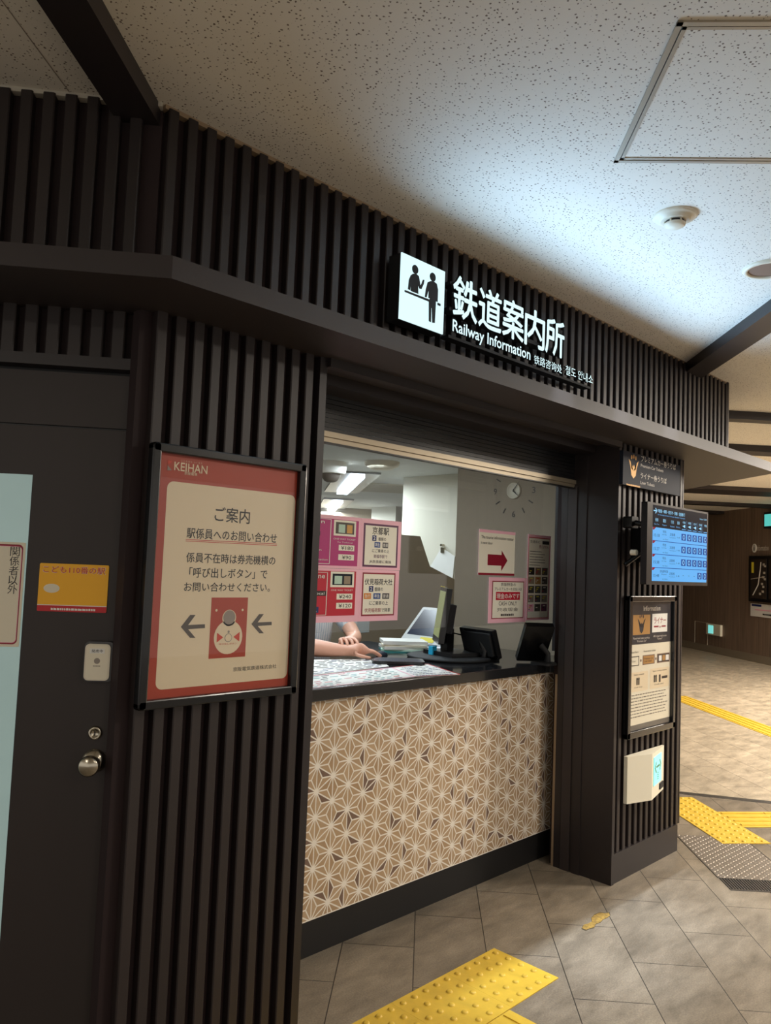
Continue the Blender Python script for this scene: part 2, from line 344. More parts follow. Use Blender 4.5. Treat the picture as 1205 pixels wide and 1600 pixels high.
# door wall, lower part above and beside the door
DD = 2.24; F = FD(DD); mb = MB()
aR = -.432                                   # right edge of the door frame
mb.box(F, -3.2, -.40, 2.10, SOF, -.07, -.03, 'slat_back')
for k in range(40):
    t = .429+.0592*k; slat(mb, F, -(t+.045), .036, 2.10, SOF)
mb.box(F, -.425, -.40, 0, SOF, -.05, -.02, 'slat_back'); mb.box(F, -.44, -.437, 2.1, SOF, -.05, 0.001, 'slat')
mb.box(F, -3.2, -1.40, 0, 2.10, -.07, -.03, 'slat_back')
struct(mb, 'wall_left')
# pillar: side, slatted face, skirt
F = FX(SY); mb = MB()
S2 = (4.49, 2.0); S3 = ln(S2, N2, 3.0)
mb.prism(Z0, [(3.70, 2.015), (4.49, 2.015), (4.49, 2.10), (3.70, 2.30)], 0, SOF, 'slat_back')
mb.wbox(3.69, 3.716, 1.966, 2.30, 0, SOF, 'dark_metal')
for k in range(12): slat(mb, F, 3.755+.0625*k, .031, .145, SOF, .035)
mb.wbox(3.716, 4.455, 1.970, 2.02, 0, .145, 'dark_metal')
mb.wbox(4.478, 4.49, 1.975, 2.05, .145, SOF, 'dark_metal')
struct(mb, 'wall_pillar')
# side wall of the office block running away from the pillar
mb = MB(); FR = Frame((S2[0], S2[1], 0), (N2[0], N2[1], 0), (0, 0, 1)); mb.box(FR, .03, 20, 0, 2.93, -.12, -.0, 'slat_back')
struct(mb, 'wall_right')
# shutter guide and beige reveal
mb = MB()
mb.wbox(3.688, 3.73, 2.262, 2.30, 0, SOF, 'dark_metal'); mb.wbox(3.684, 3.70, 2.205, 2.258, 0, 2.01, 'canopy_paint'); mb.wbox(3.684, 3.70, 2.145, 2.19, 0, 2.17, 'dark_metal')
struct(mb, 'trim_1')
struct(MB().wbox(3.69, 3.72, 2.262, 2.315, 0, 1.0, 'beige_jamb'), 'trim_2')
struct(MB().wbox(3.716, 4.10, 2.29, 2.34, 0, SOF, 'slat_back'), 'trim_3')

# canopy (polygonal soffit slab with fascia)
fb = (.956, FY); C0 = (5.27, FY)
pl = [ln(fb, T2, 3.2), fb, C0, ln(C0, N2, 4.0)]
back = [ln((5.0, 2.4), N2, 4.0), (5.0, 2.4), (4.49, 2.05), (3.70, 2.05), (3.70, 1.99), (1.69, 1.99), (1.69, 2.10), (1.1, 2.10), ln((1.1, 2.10), T2, 3.2)]
mb = MB(); mb.prism(Z0, pl+back, SOF, FTOP, 'canopy_paint')
mb.wbox(1.69, 3.70, 1.955, 1.99, 2.205, 2.235, 'dark_metal')
struct(mb, 'trim_4')
# upper slatted walls above the canopy
F = FX(UY); mb = MB()
mb.box(F, 1.0, 4.90, FTOP-.05, CZ-.012, -.07, -.028, 'slat_back')
for k in range(65):
    a = 1.010+.0603*k
    if a < 4.87: slat(mb, F, a, .031, FTOP-.05, CZ-.008, .028)
mb.wbox(4.885, 4.905, 1.878, 1.95, FTOP-.05, CZ, 'slat')
mb.box(F, 1.0, 4.90, CZ-.012, CZ, -.06, -.005, 'beige_jamb')
struct(mb, 'wall_upper')
F = FD(N2[0]*.985+N2[1]*UY); mb = MB(); off = .985*T2[0]+UY*T2[1]
mb.box(F, -off-3.2, -off, FTOP-.05, CZ-.012, -.07, -.028, 'slat_back')
for k in range(48):
    t = .448+.0565*k; slat(mb, F, -(t+.036), .031, FTOP-.05, CZ-.008, .028)
mb.box(F, -off-3.2, -off, CZ-.012, CZ, -.06, -.005, 'office_wall')
struct(mb, 'wall_upper_left')
FR2 = Frame((4.905, UY, 0), (N2[0], N2[1], 0), (0, 0, 1)); struct(MB().box(FR2, 0, 11, FTOP-.05, CZ, -.1, 0, 'slat'), 'wall_upper_right')

# opening: shutter housing, hanging shutter edge
mb = MB(); F = FX(2.25)
mb.wbox(1.69, 3.70, 2.10, 2.30, 2.185, 2.235, 'dark_metal')          # housing lining
mb.wbox(1.69, 3.69, 2.235, 2.26, 2.165, 2.185, 'canopy_paint')
mb.wbox(1.69, 3.69, 1.99, 2.10, 2.225, 2.235, 'canopy_paint')
struct(mb, 'trim_5')
t = empty('roller_shutter', (2.69, 2.23, 2.0), 'raised dark roller shutter with a brass-coloured bottom rail above the counter window', 'shutter')
mb = MB()
for k in range(8): mb.box(FX(2.225), 1.70, 3.69, 2.045+.018*k, 2.045+.018*k+.016, -.018, 0, 'black')
mb.build('curtain', t)
mb = MB(); F = FX(2.225)
mb.box(F, 1.70, 3.69, 2.024, 2.045, -.02, .01, 'alu'); mb.box(F, 1.70, 3.69, 2.005, 2.024, -.02, .002, 'alu'); mb.box(F, 1.70, 3.69, 2.0, 2.005, -.02, .006, 'black')
mb.build('bottom_rail', t)
struct(MB().wbox(1.69, 4.2, 2.34, 2.62, 2.13, 2.42, 'office_wall').wbox(1.69, 4.2, 2.26, 2.34, 2.18, 2.42, 'black'), 'trim_6')

# beams on the ceiling
def beam(e0, e1, s0, s1, ang, z0, z1, name):
    c = Vector((cos(R(ang)), sin(R(ang)))); e = Vector((-c.y, c.x)); q = [c*s+e*w for s, w in ((s0, e0), (s1, e0), (s1, e1), (s0, e1))]
    mb = MB(); mb.prism(Z0, [tuple(p) for p in q], z0, z1, 'dark_metal')
    return mb
mb = beam(.735, .845, -3, 2.05, 42.4, 2.715, CZ, 0)
struct(mb, 'beam_1')
struct(beam(-1.64, -1.505, -2.5, 4.62, 42.4, 2.715, CZ, 0), 'beam_2')
for i, (u0, v0, u1, v1) in enumerate(((1139, 641, 1139, 659), (1139, 693, 1139, 710), (1150, 760, 1150, 774), (1100, 783, 1100, 790), (1100, 797, 1100, 804))):
    Zc = CZ if i < 2 else 2.93
    a = FZ(Zc).px(u0, v0); b = FZ(Zc-.06).px(u1, v1); dv = Vector((cos(R(-41)), sin(R(-41)))); pv = Vector((-dv.y, dv.x))
    pa = Vector(a); w = max(.12, (Vector(b)-pa).dot(pv)); l0, l1 = (-.25 if i < 2 else -3, 7)
    if i == 3: l0 = -2.2
    q = [pa+dv*l0, pa+dv*l1, pa+dv*l1+pv*w, pa+dv*l0+pv*w]
    struct(MB().prism(Z0, [tuple(p) for p in q], Zc-.06, Zc, 'dark_metal'), 'beam_%d' % (3+i))
# ceiling seams
a = FZ(CZ).px(6, 5); b = FZ(CZ).px(108, 143); d = (Vector(b)-Vector(a)).normalized(); p = Vector((-d.y, d.x))*.0015; A = Vector(a)-d*1.2; Bq = Vector(b)+d*.2
struct(MB().poly(FZ(CZ), [tuple(A-p), tuple(Bq-p), tuple(Bq+p), tuple(A+p)], -.0006, 'ink_faint'), 'trim_7')
# shutter rail in the floor
a = Vector(ra); b = Vector(rb); p = Vector((-rd.y, rd.x))*.03
struct(MB().prism(Z0, [tuple(a-p), tuple(b-p), tuple(b+p), tuple(a+p)], 0, .004, 'steel'), 'trim_8')

# ------------------------------------------------------------------ door
t = struct(MB().box(FD(2.262), -1.36, -.458, .01, 1.898, -.04, 0, 'door_paint').box(FD(2.262), -1.33, -.474, 1.90, 1.904, -.03, -.01, 'black'), 'door_1')
F = FD(2.262)
MB().box(F, -1.20, F.px(51.3, 742)[0], .25, F.px(51.3, 742)[1], -.002, .002, 'frost').build('door_glass', t)
mb = MB(); a, b = F.px(147, 1189); a2, b2 = F.px(136, 1196, .055)
mb.lathe(F, a, b, [(.033, 0), (.032, .004), (.020, .010), (.012, .014), (.011, .034), (.020, .038), (.027, .050), (.027, .062), (.022, .068), (.0, .069)], 'chrome', 36)
mb.build('door_knob', t)
mb = MB(); a, b = F.px(149, 1145); mb.lathe(F, a, b, [(.019, 0), (.018, .006), (.012, .009), (.0115, .006), (0, .006)], 'chrome'); mb.box(F, a-.0015, a+.0015, b-.006, b+.004, .0061, .007, 'ink')
mb.build('keyhole', t)
# frame
mb = MB(); F = FD(2.25)
mb.box(F, -.460, -.432, 0, 2.10, -.07, .012, 'dark_metal'); mb.box(F, -1.42, -.432, 2.068, 2.10, -.07, .012, 'dark_metal'); mb.box(F, -1.42, -1.37, 0, 2.10, -.07, .012, 'dark_metal')
mb.box(F, -1.37, -.46, 1.904, 2.055, -.05, -.012, 'door_paint'); mb.box(F, -1.37, -.46, 2.055, 2.068, -.05, -.04, 'black')
st(struct(mb, 'trim_9'))

# paper sheet on the door glass
F = FD(2.259); mb = MB(); a1, b1 = F.px(41, 848); a0, b0 = F.px(30, 1011); a0 = a1
mb.rbox(F, -1.10, a1, b0, b1, 0, .0015, .004, 'off_white')
o = tag(mb.build('paper_notice'), 'cream paper notice with vertical kanji taped to the frosted glass of the door', 'notice')
mb = MB(); mb.rbox(F, -1.09, a1-.006, b0+.007, b1-.006, .0018, .0018, .012, 'maroon'); mb.rbox(F, -1.088, a1-.0085, b0+.011, b1-.011, .0022, .0022, .011, 'pink'); mb.rbox(F, -1.087, a1-.0095, b0+.0122, b1-.0122, .0026, .0026, .010, 'off_white'); mb.build('border', o)
mb = MB(); x1 = F.px(31, 870)[0]; x0 = F.px(16, 870)[0]
for k, ch in enumerate('関係者以外'):
    vv = (855, 870, 885, 900, 914); bt = F.px(25, vv[k]+14)[1]; w = x1-x0
    mb.text(F, ch, x0, x1, bt, bt+w*1.02, .003, 'ink', .005)
mb.text(F, '立入禁止', 0, 0, 0, 0, 0, 'ink') if False else None
mb.build('lettering', o)
# yellow sign on the door
F = FD(2.262); q = [F.px(*p) for p in ((62, 879), (171, 884), (162.5, 958.5), (58, 953.5))]
a0 = q[3][0]; a1 = q[1][0]; b0 = (q[2][1]+q[3][1])/2; b1 = (q[0][1]+q[1][1])/2
o = tag(MB().rbox(F, a0, a1, b0, b1, 0, .003, .004, 'yellow_sign').build('door_sign'), 'small yellow and red children safety plaque on the dark door', 'sign')
w = a1-a0; h = b1-b0; mb = MB()
mb.rbox(F, a0, a1, b0, b0+h*.105, .0032, .0032, .003, 'sign_red'); mb.box(F, a0, a1, b0+h*.085, b0+h*.125, .003, .0034, 'sign_red'); mb.box(F, a0, a1, b0+h*.125, b0+h*.14, .003, .0034, 'white'); mb.build('red_band', o)
mb = MB(); mb.text(F, 'こども110番の駅', a0+.05*w, a0+.955*w, b0+.80*h, b0+.95*h, .0033, 'white', .018); mb.text(F, 'こども110番の駅', a0+.055*w, a0+.95*w, b0+.805*h, b0+.945*h, .0038, 'orange_text', .01)
mb.dashes(F, a0+.2*w, a0+.84*w, b0+.03*h, h*.045, .0038, 'white'); mb.disc(F, a0+.19*w, b0+.48*h, .115*w, .0034, 'white', ry=.58); mb.disc(F, a0+.19*w, b0+.48*h, .11*w, .0036, 'off_white', ry=.56); mb.build('lettering', o)
# lock box / card reader
q0 = F.px(132, 1062.5); q1 = F.px(182, 1002)
o = empty('key_box', F.P((q0[0]+q1[0])/2, q0[1], 0), 'grey-white rounded keypad box mounted above the door knob', 'box')
MB().rbox(F, q0[0], q1[0], q0[1], q1[1], 0, .022, .014, 'dkgrey').build('case', o)
mb = MB(); w = q1[0]-q0[0]; h = q1[1]-q0[1]; mb.rbox(F, q0[0]+.003, q1[0]-.009, q0[1]+.003, q1[1]-.006, .022, .026, .012, 'white_plastic'); mb.rbox(F, q0[0]+.007, q1[0]-.013, q0[1]+.007, q1[1]-.010, .026, .0268, .009, 'off_white')
mb.build('cover', o)
mb = MB(); mb.box(F, q0[0]+.2*w, q0[0]+.70*w, q0[1]+.71*h, q0[1]+.83*h, .0268, .0275, 'paper'); mb.text(F, '発売中', q0[0]+.26*w, q0[0]+.64*w, q0[1]+.73*h, q0[1]+.81*h, .028, 'ink'); mb.disc(F, q0[0]+.46*w, q0[1]+.52*h, .008, .0272, 'ink_faint'); mb.dashes(F, q0[0]+.34*w, q0[0]+.58*w, q0[1]+.38*h, .003, .0272, 'ink_faint')
mb.build('sticker', o)

# ------------------------------------------------------------------ big framed poster
PF = FX(1.972); fr = [PF.px(*p, .03) for p in ((240.5, 692), (482, 724), (463, 1084), (216, 1112))]
a0 = (fr[0][0]+fr[3][0])/2; a1 = (fr[1][0]+fr[2][0])/2; b0 = (fr[2][1]+fr[3][1])/2; b1 = (fr[0][1]+fr[1][1])/2
t = empty('poster_frame', (1.355, 1.945, b0), 'red and cream framed Japanese notice poster in a glossy black frame on the slats', 'poster')
mb = MB(); wd = .026
for x0, x1, z0, z1 in ((a0, a1, b0, b0+wd), (a0, a1, b1-wd, b1), (a0, a0+wd, b0, b1), (a1-wd, a1, b0, b1)): mb.rbox(PF, x0, x1, z0, z1, 0, .030, .009, 'gloss_black')
mb.build('frame', t, .004)
OF = .012; mb = MB()
i0, i1, j0, j1 = a0+wd-.004, a1-wd+.004, b0+wd-.004, b1-wd+.004
mb.box(PF, i0, i1, j0, j1, 0, OF, 'poster_red')
def zp(x, y): return PF.px(200+x/3.334, 660+y/3.333, OF)
c0 = zp(142, 1395); c1 = zp(875, 380); ctl = zp(205, 305); cbr = zp(826, 1330)
mb.rbox(PF, (c0[0]+ctl[0])/2, (c1[0]+cbr[0])/2, (c0[1]+cbr[1])/2, (c1[1]+ctl[1])/2, OF+.0004, OF+.0004, .02, 'poster_cream')
mb.build('poster', t)
mb = MB(); O1 = OF+.0009
def ptext(body, x0, y0, x1, y1, m, bold=.011):   # x0,y0 lower left; x1,y1 upper right in the crop
    A = zp(x0, y0); B_ = zp(x1, y1); mb.text(PF, body, A[0], B_[0], A[1], B_[1], O1, m, bold)
ptext('KEIHAN', 240, 248, 414, 228, 'poster_cream', .02)
ptext('京阪電車', 293, 272, 361, 264, 'poster_cream', .01)
ptext('こころまち つくろう', 276, 204, 386, 210, 'poster_cream', 0)
mb.poly(PF, [zp(207, 197), zp(232, 202), zp(222, 212), zp(207, 218)], O1, 'orange_text'); mb.poly(PF, [zp(206, 222), zp(228, 250), zp(204, 250)], O1, 'ink_faint')
ptext('ご案内', 450, 515, 636, 455, 'ink'); ptext('駅係員へのお問い合わせ', 305, 602, 776, 580, 'ink')
for d in (0, 8):
    q = [zp(300, 606+d+2), zp(775, 630+d+2), zp(775, 633+d+2), zp(300, 609+d+2)]; mb.poly(PF, q, O1, 'acrylic_red')
ptext('係員不在時は券売機横の', 302, 728, 768, 697, 'ink'); ptext('「呼び出しボタン」で', 318, 808, 726, 766, 'ink'); ptext('お問い合わせください。', 290, 880, 740, 838, 'ink')
ptext('京阪電気鉄道株式会社', 546, 1298, 773, 1258, 'ink', .002)
for dx in (0, 368):
    k = 1 if dx == 0 else .84; ox, oy = (275, 1065) if dx == 0 else (643, 1050)
    def A_(x, y): return zp(ox+x*k, oy+y*k)
    mb.poly(PF, [A_(0, 0), A_(48, -62), A_(76, -62), A_(38, -10), A_(125, -14), A_(125, 6), A_(38, 12), A_(76, 57), A_(48, 57)], O1, 'ink_grey')
mb.build('lettering', t)
mb = MB(); q = [zp(435, 912), zp(624, 912), zp(610, 1222), zp(420, 1228)]
xa = (q[0][0]+q[3][0])/2; xb = (q[1][0]+q[2][0])/2; za = (q[2][1]+q[3][1])/2; zb = (q[0][1]+q[1][1])/2; w = xb-xa; h = zb-za
mb.box(PF, xa, xb, za, zb, OF, O1, 'poster_red'); mb.disc(PF, xa+.5*w, za+.34*h, .39*w, O1+.0003, 'poster_cream'); mb.disc(PF, xa+.5*w, za+.66*h, .19*w, O1+.0003, 'poster_cream'); mb.disc(PF, xa+.5*w, za+.67*h, .165*w, O1+.0006, 'ink_faint')
mb.disc(PF, xa+.5*w, za+.33*h, .10*w, O1+.0006, 'ink_faint'); mb.disc(PF, xa+.5*w, za+.33*h, .085*w, O1+.0009, 'poster_cream'); mb.disc(PF, xa+.5*w, za+.43*h, .03*w, O1+.0006, 'ink_faint')
for s_ in (-1, 1): mb.poly(PF, [(xa+(.5+s_*.14)*w, za+.34*h), (xa+(.5+s_*.31)*w, za+.42*h), (xa+(.5+s_*.31)*w, za+.26*h)], O1+.0006, 'orange_text'); mb.disc(PF, xa+(.5+s_*.36)*w, za+.79*h, .03*w, O1+.0006, 'poster_cream')
mb.text(PF, '呼び出しボタン', xa+.26*w, xa+.74*w, za+.215*h, za+.245*h, O1+.0006, 'orange_text')
mb.build('call_button_picture', t)
MB().poly(PF, [(i0, j0), (i1, j0), (i1, j1), (i0, j1)], OF+.004, 'cover_glass').build('glazing', t)

# ------------------------------------------------------------------ illuminated signs
SF = FX(1.852)
def S(x, y, o=.05): return SF.px(600+x/3.347, 350+y/3.347, o)
q = [S(95, 152), S(320, 245), S(310, 575), S(80, 495)]
x0 = (q[0][0]+q[3][0])/2; x1 = (q[1][0]+q[2][0])/2; z0 = (q[2][1]+q[3][1])/2; z1 = (q[0][1]+q[1][1])/2
t = empty('pictogram_sign', (x0/2+x1/2, 1.80, z0), 'glowing white square sign with two black figures at a counter', 'sign')
mb = MB(); mb.box(SF, x0, x1, z0, z1, -.01, .045, 'matt_black'); mb.build('case', t)
MB().box(SF, x0, x1, z0, z1, .045, .05, 'glow_sign').build('light_panel', t)
mb = MB(); O1 = .0505
for cx, cy in ((163, 238), (255, 278)):
    a, b = S(cx, cy); mb.cyl(SF, a, b, .0155, .05, O1+.001, 'matt_black', 24)
fig1 = [(140, 268), (152, 260), (170, 262), (182, 274), (190, 322), (196, 312), (203, 292), (211, 293), (208, 312), (196, 340), (185, 338), (178, 318), (179, 366), (139, 350), (142, 306), (136, 346), (125, 341), (130, 292)]
fig2 = [(228, 305), (245, 298), (262, 302), (276, 314), (282, 345), (280, 408), (271, 404), (270, 430), (265, 518), (252, 516), (250, 440), (247, 440), (245, 514), (234, 508), (234, 398), (240, 390), (232, 386), (233, 345), (222, 384), (213, 382), (218, 345)]
for fg in (fig1, fig2): mb.prism(SF, [S(*p) for p in fg], .05, O1+.001, 'matt_black')
mb.prism(SF, [S(108, 345), S(234, 394), S(234, 406), S(108, 355)], .05, O1+.001, 'matt_black'); mb.prism(SF, [S(280, 412), S(295, 418), S(295, 430), S(280, 424)], .05, O1+.001, 'matt_black')
mb.build('pictogram', t)
t = empty('letter_sign', (2.6, 1.80, 2.36), 'glowing white Japanese and English railway information lettering on the dark slats', 'sign')
rows = [((364, 290), (500, 470)), ]
A = S(362, 462); B_ = S(949, 525)      # baseline-left and top-right of the whole kanji row
Zt = (S(400, 292)[1]+S(945, 505)[1])/2; Zb = (S(365, 475)[1]+S(930, 705)[1])/2; XL = S(362, 400)[0]; XR = S(950, 600)[0]; cw = (XR-XL)/5
for k, ch in enumerate('鉄道案内所'):
    MB().text(SF, ch, XL+cw*k+.004, XL+cw*(k+1)-.006, Zb+.002, Zt, .035, 'glow_sign', .02, .012).build('letter', t)
def row(body, x0, x1, yb0, yt0, yb1, yt1, bold):
    za = (S(x0, yb0)[1]+S(x1, yb1)[1])/2; zt = (S(x0, yt0)[1]+S(x1, yt1)[1])/2
    return MB().text(SF, body, S(x0, yb0)[0], S(x1, yb1)[0], za, zt, .035, 'glow_sign', bold, .012)
row('Railway Information', 362, 768, 580, 512, 725, 640, .02).build('english_lettering', t)
row('铁路咨询处', 788, 934, 730, 685, 783, 735, .004).build('chinese_lettering', t)
row('철도 안내소', 953, 1096, 790, 742, 835, 786, .004).build('korean_lettering', t)
# thin carrier bars
mb = MB(); mb.box(SF, XL, XR, Zb+.02, Zb+.035, -.005, .034, 'matt_black'); mb.box(SF, XL, XR, Zt-.04, Zt-.025, -.005, .034, 'matt_black'); mb.box(SF, XL, S(1096, 830)[0], 2.385, 2.395, -.005, .034, 'matt_black'); mb.build('carrier', t)

# ------------------------------------------------------------------ counter
t = empty('service_counter', (2.8, 2.8, 0), 'service counter with black top and beige hemp-leaf patterned front', 'counter')
mb = MB(); mb.prism(Z0, [(1.66, 2.375), (3.73, 2.375), (3.73, 2.335), (4.12, 2.335), (4.12, 3.28), (1.66, 3.28)], 1.0, 1.048, 'counter_black'); mb.build('countertop', t, .003)
MB().wbox(1.66, 3.86, 2.41, 2.45, 0, .145, 'plinth').build('plinth', t)
MB().wbox(1.70, 4.10, 2.45, 3.2, 0, 1.0, 'partition').build('carcass', t)
PFR = FX(2.405); mb = MB(); mb.box(PFR, 1.66, 3.86, .14, 1.0, -.03, 0, 'cream_line')
s3 = .1*math.sqrt(3)/2; sp = .1; rr = random.Random(5)
def clip(p, lo, hi, ax):
    for sgn, lim in ((1, lo), (-1, hi)):
        o_ = []
        for i in range(len(p)):
            A, B2 = p[i], p[(i+1) % len(p)]; ia = sgn*(A[ax]-lim) >= 0; ib = sgn*(B2[ax]-lim) >= 0
            if ia: o_.append(A)
            if ia != ib:
                f = (lim-A[ax])/(B2[ax]-A[ax]); o_.append((A[0]+f*(B2[0]-A[0]), A[1]+f*(B2[1]-A[1])))
        p = o_
        if not p: return p
    return p
def inset(tri, d):
    A, B2, C2 = [Vector(v) for v in tri]; a = (B2-C2).length; b = (A-C2).length; c = (A-B2).length; I = (A*a+B2*b+C2*c)/(a+b+c)
    ar = abs((B2-A).cross(C2-A))/2; rin = 2*ar/(a+b+c); k = 1-d/rin
    return [tuple(I+(v-I)*k) for v in (A, B2, C2)]
X0 = 2.103
for i in range(-7, 23):
    for j in range(-1, 11):
        V0 = (X0+i*s3, .137+j*sp+(i % 2)*sp/2)
        up = (V0[0], V0[1]+sp); rt = (V0[0]+s3, V0[1]+sp/2); lo_ = (V0[0]+s3, V0[1]-sp/2)
        for tri in ((V0, rt, up), (V0, lo_, rt)):
            c = (sum(p[0] for p in tri)/3, sum(p[1] for p in tri)/3)
            for q in range(3):
                m_ = 'umber' if rr.random() < .075 else rr.choice(('tan_a', 'tan_a', 'tan_b', 'tan_c'))
                p = inset([tri[q], tri[(q+1) % 3], c], .0029); p = clip(clip(p, 1.66, 3.86, 0), .145, 1.0, 1)
                if len(p) > 2: mb.poly(PFR, p, .0006, m_)
mb.build('patterned_front', t)
# price sheets lying on the counter
CT = FZ(1.048)
def cpt(x, y): return CT.px(480+x/6.025, 960+y/6.025)
sheets = [
    ('white printed timetable sheet flat on the counter, the farther of the two at left', [(50, 405), (680, 420), (770, 490), (45, 580)], 'paper', 0),
    ('long fare sheet with green and red print along the front edge of the counter', [(40, 590), (800, 505), (1010, 590), (38, 703)], 'paper', 1),
    ('fare sheet with a red border at the right end of the counter sheets', [(810, 503), (1130, 470), (1440, 570), (1015, 588)], 'paper', 2)]
for n_, (lb, q, m_, kind) in enumerate(sheets):
    p = [cpt(*x) for x in q]
    # extend under the jamb on the left
    if kind < 2: p[0] = (p[0][0]-.25, p[0][1]); p[3] = (p[3][0]-.25, p[3][1])
    mb = MB().prism(CT, p, .0, .001+.0002*n_, m_); o = tag(mb.build('fare_sheet'), lb, 'sheet', None)
    mb = MB(); r2 = random.Random(n_)
    P = [Vector(x) for x in p]
    for k in range(7 if kind else 9):
        f = (k+.6)/(7.2 if kind else 9.2); A = P[0].lerp(P[3], f); B2 = P[1].lerp(P[2], f); x = .06 if kind == 2 else .03
        while x < .93:
            l = r2.uniform(.02, .07) if kind == 1 else r2.uniform(.03, .1)
            c0_ = A.lerp(B2, x); c1_ = A.lerp(B2, min(.95, x+l)); dn = (P[3]-P[0]).normalized()*.014
            if r2.random() < .8: mb.poly(CT, [tuple(c0_), tuple(c1_), tuple(c1_+dn), tuple(c0_+dn)], .0025, r2.choice({0: ['ink', 'navy', 'ink_grey'], 1: ['ink', 'teal', 'acrylic_red', 'ink', 'teal'], 2: ['navy', 'ink', 'navy']}[kind]))
            x += l+.02
    if kind: 
        for a_, b_ in ((P[0], P[1]), (P[1], P[2]), (P[3], P[2])):
            d = (b_-a_).normalized(); nrm = Vector((-d.y, d.x))*.004; mb.poly(CT, [tuple(a_-nrm), tuple(b_-nrm), tuple(b_+nrm), tuple(a_+nrm)], .0028, 'pink' if kind == 1 else 'acrylic_red')
    mb.build('print', o)

# ------------------------------------------------------------------ glass screen with notices
GF = FX(2.53); mb = MB()
MB_ = mb.box(GF, 1.70, 4.02, 1.253, 2.13, -.006, 0, 'glass'); o = st(mb.build('window_1'))
mb = MB(); mb.wbox(4.02, 4.065, 2.515, 2.55, 1.085, 2.16, 'dark_metal'); mb.cyl(FZ(1.048), 4.04, 2.532, .014, 0, .012, 'chrome'); mb.cyl(FZ(1.048), 4.04, 2.532, .006, .012, .04, 'chrome'); mb.build('window_post', o)
NF = FX(2.529)
def G(x, y, o=0): return NF.px(480+x/2.869, 660+y/2.869, o)
def quadbox(pts, Fr=NF):
    xs = [(pts[0][0]+pts[3][0])/2, (pts[1][0]+pts[2][0])/2]; zs = [(pts[2][1]+pts[3][1])/2, (pts[0][1]+pts[1][1])/2]; return xs[0], xs[1], zs[0], zs[1]
def H(x, y): return NF.px(480+x/7.53, 780+y/7.53)
# sizes of the group of four, read from the right-hand column
xr = H(1110, 290)[0]; xm = H(625, 260)[0]; xm2 = H(605, 1400)[0]; zt = (H(1110, 270)[1]+H(150, 170)[1])/2; zb = (H(1050, 1420)[1]+H(90, 1460)[1])/2; zm = (H(620, 830)[1]+H(1060, 830)[1])/2
xm = (xm+xm2)/2; xl = 1.86
def sub(x0, x1, z0, z1):
    return lambda a, b: (x0+a*(x1-x0), z0+b*(z1-z0))
def rect(mb, f, a0, a1, b0, b1, o, m): mb.poly(NF, [f(a0, b0), f(a1, b0), f(a1, b1), f(a0, b1)], o, m)
def txt(mb, f, body, a0, a1, b0, b1, o, m, bold=.01): A = f(a0, b0); B_ = f(a1, b1); mb.text(NF, body, A[0], B_[0], A[1], B_[1], o, m, bold)
def notice(x0, x1, z0, z1, label): return tag(MB().box(NF, x0, x1, z0, z1, 0, .0012, 'notice_pink').build('laminated_notice'), label, 'notice')
def down_arrow(mb, f, cx, w, b0, b1, m='white'):
    hb = b0+(b1-b0)*.42; mb.poly(NF, [f(cx-w*.32, b1), f(cx-w*.32, hb), f(cx-w*.5, hb), f(cx, b0), f(cx+w*.5, hb), f(cx+w*.32, hb), f(cx+w*.32, b1)], .003, m)
o = notice(xl, xm, zm, zt, 'purple English notice for the station above the red shrine notice on the glass'); f = sub(xl, xm, zm, zt); mb = MB()
rect(mb, f, .02, .97, .05, .93, .0016, 'magenta'); rect(mb, f, .02, .67, .075, .08+.007, .002, 'white'); rect(mb, f, .665, .672, .08, .92, .002, 'white'); rect(mb, f, .02, .67, .913, .92, .002, 'white')
rect(mb, f, .70, .94, .62, .92, .002, 'notice_cream'); rect(mb, f, .72, .92, .66, .88, .0024, 'ink_grey'); rect(mb, f, .75, .82, .68, .84, .0028, 'pale_green'); rect(mb, f, .84, .9, .68, .84, .0028, 'gold')
rect(mb, f, .76, .93, .34, .45, .002, 'notice_cream'); txt(mb, f, '¥180', .785, .915, .36, .43, .0024, 'ink'); rect(mb, f, .76, .93, .16, .27, .002, 'notice_cream'); txt(mb, f, '¥90', .80, .90, .18, .25, .0024, 'ink')
txt(mb, f, 'ONE WAY TICKET', .70, .94, .545, .575, .0022, 'white'); txt(mb, f, 'To Tofukuji', .74, .91, .48, .51, .0022, 'white')
txt(mb, f, 'Kyoto Station', .10, .60, .81, .90, .003, 'white', .02)
for a_, b_ in ((.77, .69), (.60, .53), (.45, .38), (.29, .22)): down_arrow(mb, f, .40, .2, b_, a_)
rect(mb, f, .14, .30, .60, .68, .003, 'navy'); rect(mb, f, .44, .56, .60, .68, .003, 'ink'); txt(mb, f, 'Local', .46, .54, .62, .66, .0034, 'white'); txt(mb, f, 'Platform No.', .12, .42, .485, .525, .003, 'white'); rect(mb, f, .45, .51, .47, .54, .003, 'navy'); txt(mb, f, '2', .465, .495, .48, .53, .0034, 'white'); txt(mb, f, 'at Tofukuji Station', .12, .58, .31, .35, .003, 'white'); txt(mb, f, 'JR Nara Line  ➡ KYOTO Station', .05, .65, .13, .18, .003, 'white')
mb.build('print', o)
o = notice(xm+.001, xr, zm, zt, 'white Japanese notice for Kyoto station, upper right of the four on the glass'); f = sub(xm, xr, zm, zt); mb = MB()
rect(mb, f, .06, .92, .05, .91, .0016, 'plum'); rect(mb, f, .10, .88, .09, .87, .002, 'notice_cream')
txt(mb, f, '京都駅', .27, .68, .70, .85, .0024, 'ink', .02); rect(mb, f, .27, .37, .57, .68, .0024, 'navy'); txt(mb, f, '2', .295, .345, .59, .66, .0028, 'white', .03); txt(mb, f, '番線の', .42, .61, .58, .65, .0024, 'ink')
